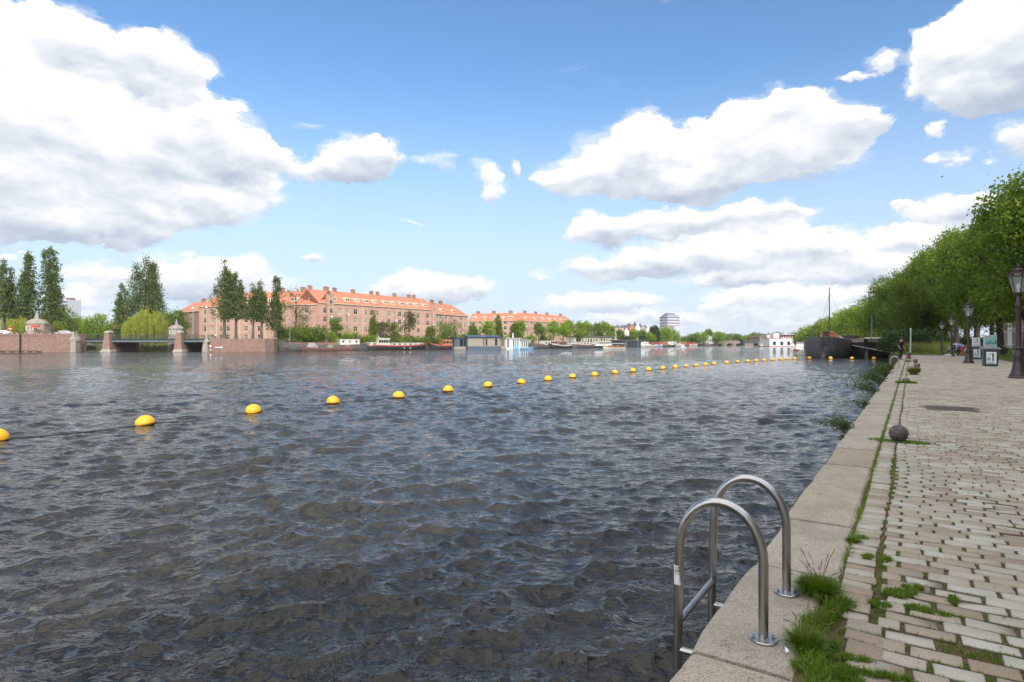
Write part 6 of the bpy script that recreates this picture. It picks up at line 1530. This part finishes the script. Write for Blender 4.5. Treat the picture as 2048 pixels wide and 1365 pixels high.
def boat(label, px0, Z0, px1, Z1, B, Hm, Hb, Hs, hm, stripe=None, parts=(), bow=.35, stern=.15, flip=False, name='barge', cat='boat', bf=1.0, group=None):
    a, b_ = at(px0, Z0), at(px1, Z1)
    if flip: a, b_ = b_, a
    rz, L = place_facade(a, b_); root = thing(name, label, cat, (a.x, a.y, 0), rz, group)
    mb = MB(); rings = hull(mb, L, B, Hm, Hb, Hs, bow, stern, bf); mb.build('hull', hm, root, smooth=True)
    for i, zz_ in ((0, 1), (7, 1)): pass
    mb = MB()
    for i in (0, 7): mb.tube([Vector(r_[i]) + Vector((0,0,.02)) for r_ in rings], .09 if L > 12 else .05, 6)
    mb.build('rubbing_strake', stripe or hm, root)
    if stripe:
        mb = MB()
        for i in (0, 7):
            sg = -1 if i == 0 else 1
            mb.loft([[tuple(Vector(r_[i]) + Vector((0, sg*.06, -.02))), tuple(Vector(r_[i])*.75 + Vector(r_[1 if i == 0 else 6])*.25 + Vector((0, sg*.07, -.12)))] for r_ in rings], closed=False, caps=False)
        mb.build('stripe', stripe, root)
    mb = MB(); mb.loft([[(r_[0][0], r_[0][1]*.97, r_[0][2]-.12), (r_[7][0], r_[7][1]*.97, r_[7][2]-.12)] for r_ in rings], closed=False, caps=False); mb.build('deck', M_deckc, root)
    for p in parts:
        kd, u0, u1, w_, z0, z1, m_ = p[:7]; x0, x1, y = L*u0, L*u1, B*w_/2; ex = p[7] if len(p) > 7 else {}
        if kd == 'cabin':
            mb = MB(); mb.loft([[(x0,-y,z0),(x1,-y,z0),(x1,y,z0),(x0,y,z0)],[(x0+.1,-y*.93,z1),(x1-.1,-y*.93,z1),(x1-.1,y*.93,z1),(x0+.1,y*.93,z1)]]); c = mb.build('cabin', m_, root)
            mb = MB(); mb.loft([[(x0-.12,-y,z1+.003),(x1+.12,-y,z1+.003),(x1+.12,y,z1+.003),(x0-.12,y,z1+.003)],[(x0,-y*.8,z1+.14),(x1,-y*.8,z1+.14),(x1,y*.8,z1+.14),(x0,y*.8,z1+.14)]]); mb.build('cabin_roof', ex.get('roof', m_), c)
            nw = ex.get('win', 0); h_ = (z1-z0)
            for sg in (-1, 1):
                for k in range(nw):
                    xc = x0 + (x1-x0)*(k+.5)/nw; ww = min(.45*(x1-x0)/nw, ex.get('ww', .6)); yy = sg*(y*.965+.03)
                    mb = MB(); mb.box(xc-ww, min(yy, yy-sg*.08), z0+h_*.42, xc+ww, max(yy, yy-sg*.08), z0+h_*.80); mb.build('cabin_window', M_pane, c)
        elif kd == 'hatch':
            mb = MB(); mb.extr([(-y,z0),(y,z0),(y,z1*.6+z0*.4),(y*.4,z1),(-y*.4,z1),(-y,z1*.6+z0*.4)], x0, x1); mb.build('hatch_cover', m_, root)
        elif kd == 'mast':
            mb = MB(); mb.tube([(x0,0,z0),(x0,0,z1)], [w_, w_*.5], 8); mm = mb.build('mast', m_, root)
            if ex.get('rig'):
                mb = MB()
                for e in ((L*.98,0,Hb), (x0-L*.2,-B*.45,Hm), (x0-L*.2,B*.45,Hm)): mb.tube([(x0,0,z1*.93), e], .02, 4)
                mb.build('rigging', M_rope, mm)
        elif kd == 'heap':
            mb = MB(); blob(mb, (x0+x1)/2, 0, (x1-x0)/2, y, z1-z0, seed=int(x0*10)); o = mb.build('tarpaulin_heap', m_, root); o.location.z = z0
        elif kd == 'awning':
            mb = MB(); mb.extr([(-y,z1-.15),(y,z1-.15),(y*.6,z1),(-y*.6,z1)], x0, x1); c = mb.build('canopy', m_, root); mb = MB()
            for x in (x0+.1, (x0+x1)/2, x1-.1):
                for yy in (-y*.92, y*.92): mb.tube([(x,yy,z0),(x,yy,z1-.15)], .035, 5)
            mb.build('canopy_post', M_frw, c)
        elif kd == 'stem':
            mb = MB(); mb.loft([[(L-.35,-w_*.7,z0-.5),(L+.10,-w_*.5,z0-.5),(L+.10,w_*.5,z0-.5),(L-.35,w_*.7,z0-.5)],[(L-.05,-w_,z1*.6),(L+.30,-w_*.6,z1*.6),(L+.30,w_*.6,z1*.6),(L-.05,w_,z1*.6)],[(L+.1,-w_*.8,z1),(L+.55,-w_*.4,z1),(L+.55,w_*.4,z1),(L+.1,w_*.8,z1)]]); mb.build('stem_post', m_, root)
        elif kd == 'rudder':
            mb = MB(); mb.extr([(-.07,-.5),(.07,-.5),(.07,z1),(-.07,z1)], -2.2*w_, .1); mb.build('rudder', m_, root)
        elif kd == 'dinghy_ball':
            for k in range(int(u1)):
                mb = MB(); mb.lathe([(.05,0),(.2,.12),(.22,.3),(.14,.45),(.03,.5)], 8, (L*(u0+.1*k), -B/2-.12, z0)); mb.build('fender', m_, root, smooth=True)
    return root, L
# long grey barge, then rusty workboat alongside
boat('longest grey black barge with rusty brown hatch covers and a white deckhouse', 733, 203, 553, 187.5, 5.2, 1.75, 3.0, 2.2, M_hullg, None,
  [('hatch',.36,.88,.80,1.7,2.65,M_rust), ('cabin',.10,.33,.70,1.9,3.6,M_boatw,dict(win=3, ww=.3)), ('cabin',.08,.135,.5,2.0,4.5,mat('dark_funnel',(.06,.035,.035),.6)), ('mast',.86,.86,.09,2.0,9.2,mat('blue_grey_mast',(.16,.24,.33),.5))], bow=.22, stern=.12)
boat('low rusty workboat loaded with grey tarpaulin heaps beside the long barge', 708, 197, 604, 188.5, 3.2, .85, 1.15, .95, mat('rusty_hull', (.20,.09,.06), .8, (.10,.06,.05), 1.5), None,
  [('heap',.70,.93,.85,.75,2.55,M_tarp), ('heap',.38,.55,.8,.75,2.0,mat('green_grey_net',(.13,.14,.09),.9,(.22,.2,.16),3)), ('heap',.05,.2,.7,.75,1.9,M_rust), ('dinghy_ball',.2,4,0,.1,0,M_white)], bow=.15, stern=.12, name='workboat')
boat('red striped black barge with cream deckhouse and white wheelhouse', 733, 208, 850, 228, 4.8, 1.55, 2.4, 1.9, M_hullb, M_boatred,
  [('cabin',.36,.92,.66,1.35,2.5,M_boatw,dict(win=6, ww=.55, roof=M_tarp)), ('cabin',.02,.16,.66,1.5,2.6,M_boatw,dict(win=1)), ('cabin',.155,.345,.62,1.4,4.1,M_boatw,dict(win=5, ww=.40)), ('mast',.19,.19,.16,4.1,5.1,M_boatw), ('dinghy_ball',.55,2,0,.3,0,M_boatw)], bow=.22, stern=.16)
def shedboat(name, label, px0, px1, Z0, Z1, ybase, ytop, wallm, roofm, doors, deckm=None, cat='houseboat', dep=5.0, solar=0, chimney=None):
    a, b_ = at(px0, Z0), at(px1, Z1); rz, L = place_facade(a, b_); root = thing(name, label, cat, (a.x, a.y, 0), rz)
    z0 = zat(ybase, Z0); z1 = zat(ytop, Z0)
    mb = MB(); mb.box(-.3,-.5,-.6,L+.3,dep+.3,z0); mb.build('float', deckm or M_greyw, root)
    mb = MB(); wall_holes(mb, L, z0+.003, z1, [(L*u0, z0+.25 if dz_ == 0 else z0+dz_, L*u1, z1-.45) for u0, u1, dz_ in doors], .2); mb.box(.003,.25,z0+.003,L-.003,dep,z1-.003); mb.build('wall', wallm, root)
    for u0, u1, dz_ in doors:
        zz0 = z0+.25 if dz_ == 0 else z0+dz_; mb = MB(); mb.add([(L*u0,.12,zz0),(L*u1,.12,zz0),(L*u1,.12,z1-.45),(L*u0,.12,z1-.45)], [(0,1,2,3)]); mb.build('window', M_pane, root)
    mb = MB(); mb.box(-.35,-.55,z1,L+.35,dep+.3,z1+.22); r_ = mb.build('roof', roofm, root)
    if solar:
        for k in range(solar):
            x = L*(k+.15)/solar; w_ = L/solar*.8; mb = MB(); mb.extr([(.3,z1+.24),(.35,z1+.22),(3.0,z1+.95),(2.95,z1+1.0)], x, x+w_); mb.build('solar_panel', M_solar, r_)
    if chimney: mb = MB(); mb.lathe([(.22,z1+.2),(.2,z1+2.0),(.3,z1+2.1),(.3,z1+2.3)], 10, (L*chimney, 1.5, 0)); mb.build('chimney', M_frw, r_)
    return root
boat('black bowed boat with red gunwale and an orange timber wheelhouse', 902, 233, 861, 228, 4.2, 1.6, 2.6, 1.7, M_hullb, M_boatred, [('cabin',.02,.5,.8,1.3,3.6,M_orangeb,dict(win=3,ww=.5,roof=M_orangeb))], bow=.45)
boat('small boat under a bright blue cover behind the dark barge bow', 852, 240, 838, 236, 2.4, 1.4, 1.8, 1.4, M_tarp, None, [('heap',.05,.95,.95,1.3,3.0,M_bluecov)], name='covered_boat')
shedboat('boat_shed', 'dark open boat shed with a grey roof left of the grey houseboats', 852, 910, 243, 246, 696, 677, M_greyw, M_tarp, [(.1,.35,0),(.45,.8,0)])
shedboat('houseboat', 'slate blue houseboat with big windows, left one of the modern three', 909, 935, 236, 238, 694, 677, M_slate, M_slate, [(.42,.65,0),(.70,.95,0)], solar=0)
shedboat('houseboat', 'weathered timber houseboat with solar panels and dark plinth', 936, 1000, 236, 242, 693, 675.5, M_greyw, M_solar, [(.03,.16,0),(.46,.52,0),(.55,.60,0),(.84,.92,0)], M_slate, solar=8)
shedboat('houseboat', 'small grey houseboat with plants between timber one and white one', 1001, 1010, 243, 244, 694, 677, M_greyw, M_tarp, [(.2,.8,0)])
shedboat('houseboat', 'bright white houseboat with tall windows and a white chimney', 1011, 1040, 245, 249, 697, 677.5, M_wt, M_wt, [(.10,.25,0),(.52,.60,0),(.66,.74,0),(.82,.90,0)], M_wt, chimney=.65)
shedboat('houseboat', 'low white houseboat section with a row of narrow doors', 1041, 1061, 250, 254, 696, 681, M_wt, M_wt, [(.12,.24,0),(.34,.46,0),(.56,.68,0),(.78,.90,0)], M_wt)
root = thing('blue_hoarding', 'light blue tapered panel floating before the white houseboat', 'cover', at(1032, 238, 0)); mb = MB(); mb.loft([[(-1.25,-.6,0),(1.25,-.6,0),(1.25,.6,0),(-1.25,.6,0)],[(-.9,-.4,1.7),(.9,-.4,1.7),(.9,.4,1.7),(-.9,.4,1.7)]]); mb.build('cover', M_blueboat, root, bevel=.08)
boat('light blue flat dinghy below the low white houseboat', 1041, 240, 1066, 243, 1.8, .55, .9, .6, M_blueboat, None, [], name='dinghy')
boat('brown barge with long low cover right of the white houseboats', 1062, 252, 1110, 272, 4.6, 1.5, 2.3, 2.4, M_hullg, M_rust, [('cabin',.45,.9,.6,1.3,3.3,M_boatw,dict(win=4)),('hatch',.08,.42,.7,1.3,2.2,M_rust)], bow=.2)
boat('black barge with an upswept bow between two brown ones', 1100, 262, 1146, 282, 4.6, 1.3, 2.6, 2.2, M_hullb, M_boatw, [('cabin',.15,.6,.6,1.2,3.0,M_rust,dict(win=3)),('hatch',.62,.9,.5,1.2,2.3,M_tarp)], bow=.3)
boat('grey brown barge with a red rail left of the pale blue tour boat', 1143, 276, 1188, 296, 4.6, 1.5, 2.2, 1.9, M_hullg, M_rust, [('cabin',.1,.8,.6,1.3,2.9,M_boatw,dict(win=5, roof=M_rust))], bow=.25)
boat('glass roofed tour boat with white top and dark hull', 1186, 292, 1222, 306, 4.4, 1.3, 1.7, 1.4, M_hullb, M_frw, [('cabin',.08,.85,.85,1.2,3.3,M_boatw,dict(win=7, roof=M_boatw))], bow=.3, name='tour_boat')
boat('cream saloon launch with a long canopy cruising in mid river', 1250, 258, 1206.5, 252, 2.6, .8, 1.35, .9, M_boatw, M_wood, [('awning',.10,.72,.9,.75,2.3,M_boatw),('cabin',.25,.68,.7,.7,1.3,M_wood,dict(win=4))], bow=.4, name='launch')
shedboat('houseboat', 'black windowed houseboat behind the cream launch', 1236, 1282, 318, 345, 695, 681, mat('black_boards', (.035,.04,.042), .6), M_tarp, [(.05+.13*k, .12+.13*k, 0) for k in range(7)], M_hullb)
sm = [(1283,1300,350,366,'white cabin cruiser right of the black houseboat',M_boatw,M_frw,2.8),(1296,1312,372,386,'cream hulled motor boat with dark waterline',M_boatw,M_wood,2.4),(1306,1324,390,404,'pale blue hulled cruiser with red deck gear',mat('pale_blue_hull',(.35,.5,.6),.5),M_rt,2.6),(1322,1338,404,420,'small boat with an orange cabin under the big lime tree',M_hullg,M_orangeb,3.0),(1334,1350,418,432,'dark cruiser with a light mast below the lime trees',M_hullb,M_frw,3.2),
 (1346,1364,432,450,'cream and white cruiser with a long cabin roof',M_boatw,M_boatw,3.6),(1360,1378,452,470,'grey boat with tan canopy at the river bend',M_hullg,M_orangeb,3.2),(1376,1394,480,500,'white sloop group nearest the river bend',M_boatw,M_rt,2.8),(1404,1424,530,545,'dark moored boats in front of the white villa',M_hullg,M_tarp,2.6)]
for a, b_, Z0, Z1, lb, hm, cm_, hc in sm: boat(lb, a, Z0, b_, Z1, 3.2, 1.0, 1.6, 1.2, hm, None, [('cabin',.15,.65,.75,.9,hc,cm_,dict(win=3))] + ([('mast',.7,.7,.09,1,8.5,M_frw)] if 'mast' in lb else []), name='moored_boat')
boat('tiny white speedboat underway in mid river below the tower', 1371, 330, 1362, 326, 1.8, .5, .8, .5, M_wt, None, [('cabin',.35,.6,.5,.5,1.3,M_frw,dict(win=1))], name='speedboat')
boat('little dark tender left of the white boathouse', 1518, 405, 1526, 406, 2.2, .7, 1.0, .8, M_hullb, M_frw, [('cabin',.3,.7,.7,.6,1.7,M_frw,dict(win=2))], name='tender')
root = thing('channel_marker', 'tiny dark buoy in mid river under the white villa', 'buoy', at(1397.5, 420, 0)); mb = MB(); mb.lathe([(.5,-.2),(.55,.2),(.4,.6),(.1,1.1),(.1,1.5)], 10); mb.build('body', M_hullb, root, smooth=True)
boat('small boat under a blue cover moored behind the bridge beside the willow', 232, 205, 243, 206, 2, .6, .9, .6, M_tarp, None, [('heap',.05,.95,.9,.5,1.5,M_bluecov)], name='covered_boat')
# dark barges on the right, sterns toward the viewer
boat('first and largest dark grey barge with a high bluff bow and a tall thin mast', 1698, 132, 1646, 99.5, 7.4, 2.1, 3.55, 2.4, mat('charcoal_hull', (.07,.072,.08), .5, (.11,.11,.112), 1.2), M_hullg,
  [('cabin',.05,.26,.6,2.2,4.0,mat('barge_deckhouse',(.07,.045,.035),.6),dict(win=3)), ('hatch',.28,.74,.7,1.9,3.0,M_rust), ('mast',.80,.80,.13,2.3,12.3,M_barkd,dict(rig=True)), ('heap',.70,.77,.5,2.3,4.3,M_orangeb), ('heap',.60,.66,.6,2.3,3.9,M_tarp), ('cabin',.84,.88,.3,2.7,4.3,M_wood), ('cabin',.90,.925,.14,3.3,4.4,M_barkd), ('stem',0,0,.5,.0,3.6,M_hullg)], bow=.16, stern=.16, bf=2)
boat('second dark barge with a wide low arched bow and a grey mast', 1784, 134, 1733, 99.5, 8.2, 2.0, 3.2, 2.8, M_hullb, M_greyw,
  [('cabin',.05,.3,.6,1.7,3.6,M_orangeb,dict(win=3)), ('hatch',.34,.78,.65,1.4,2.5,M_tarp), ('mast',.84,.84,.11,1.8,7.4,mat('grey_mast',(.22,.24,.27),.5)), ('heap',.72,.80,.5,1.7,3.0,M_redpaint), ('cabin',.86,.92,.4,1.9,2.7,M_boatw), ('heap',.80,.86,.3,1.8,3.2,M_wood), ('cabin',.6,.68,.5,1.9,3.4,M_boatw), ('stem',0,0,.35,.0,2.6,M_hullg)], bow=.16, stern=.2, bf=2)
boat('third dark hull moored between the second barge and the coping', 1790, 118, 1792, 150, 5.5, 2.6, 3.6, 3.4, mat('green_black_hull',(.03,.035,.033),.5), M_greyw, [('cabin',.05,.4,.6,2.6,4.6,M_greyw,dict(win=3))], bow=.25, stern=.15)
boat('white and cream cabin cruiser lying left of the largest dark barge', 1605, 119, 1610, 131, 3.4, 1.05, 1.5, 1.15, mat('weathered_cream_hull', (.42,.38,.30), .6, (.32,.28,.21), 3), M_rt, [('cabin',.30,.72,.7,.95,1.9,M_wt,dict(win=3, roof=M_wt)), ('cabin',.04,.32,.74,.95,2.55,M_frw,dict(win=3, ww=.7, roof=M_tarp))], stern=.05, name='cabin_cruiser')
root = thing('mooring_beam', 'long pale timber beam slanting across the second barge stern', 'beam', (0,0,0)); mb = MB(); mb.tube([at(1705, 97, 2.15), at(1788, 92, .95)], .075, 6); mb.build('beam', M_greyw, root)
root = thing('gangway', 'grey railing of a gangway between the third hull and the quay', 'gangway', (0,0,0))
mb = MB(); p0_, p1_ = at(1779, 98, 1.6), at(1800, 84, 1.6)
for u in (0,.33,.66,1): p_ = p0_.lerp(p1_, u); mb.tube([p_, p_+Vector((0,0,1.1))], .04, 5)
for z in (.55, 1.1): mb.tube([p0_+Vector((0,0,z)), p1_+Vector((0,0,z))], .04, 5)
mb.build('railing', M_frame, root); mb = MB(); mb.tube([p0_, p1_], .12, 6); mb.build('plank', M_greyw, root)
# slim lamp posts along the far bank
def far_lamp(px, Z, yt, label):
    root = thing('lamp_post', label, 'lamp', at(px, Z, GZ)); H = zat(yt, Z) - GZ; mb = MB(); mb.tube([(0,0,0),(0,0,H)], [.10,.06], 6); mb.build('pole', M_frame, root)
    mb = MB(); mb.lathe([(.1,H-.1),(.42,H+.15),(.38,H+.5),(.05,H+.6)], 10); mb.build('globe', M_frw, root, smooth=True)
for px, Z, yt, lb in [(413,200,617,'tall white lamp post rising beside the old brick corner'),(386,205,619,'lamp post with a white globe left of the red roofs'),(664,208,636,'globe lamp in front of the facade left of the stair window'),(697,211,632,'globe lamp in front of the facade right of the stair window'),(110,190,668,'plain lamp behind the wall right of the left hut'),(793,226,643,'globe lamp between the loose trees above the red barge'),(1053,280,655,'white lamp above the white houseboats')]: far_lamp(px, Z, yt, lb)
# gulls
M_bird = mat('bird_feathers', (.05,.05,.055), .8)
def bird(px, py, Z, label, s_=1.0):
    root = thing('bird', label, 'bird', at(px, Z, zat(py, Z)), .4); mb = MB()
    mb.tube([(-.32,0,0),(-.2,0,.02),(0,0,.03),(.16,0,.04),(.26,0,.03)], [.01,.05,.075,.05,.01], 8); mb.build('body', M_bird, root, smooth=True)
    for sg in (-1, 1): mb = MB(); mb.add([(.10,sg*.04,.05),(-.08,sg*.04,.05),(-.10,sg*.35,.16),(-.16,sg*.72,.08),(.0,sg*.38,.19)], [(0,1,2,4),(2,3,4)]); mb.build('wing', M_bird, root)
    root.scale = (s_,)*3
bird(1884, 354.5, 100, 'small dark bird flying high over the right hand trees', 1.0); bird(1279, 616.5, 200, 'tiny dark bird above the old town gables', 1.2)

# ------------------------------------------------------------------ air
hz = bpy.data.materials.new('river_air'); hz.use_nodes = True; t = NT(hz.node_tree)
t.n.remove(t.n['Principled BSDF']); pv = t.new('ShaderNodeVolumePrincipled'); pv.inputs['Color'].default_value = (.90, .95, 1, 1); pv.inputs['Density'].default_value = .00009
t.l.new(pv.outputs[0], t.n['Material Output'].inputs['Volume'])
mb = MB(); mb.box(-9500, -3500, -4.2, 9500, 9500, 70); tag(mb.build('haze', hz), 'faint pale summer haze over the river', 'haze', kind='stuff')
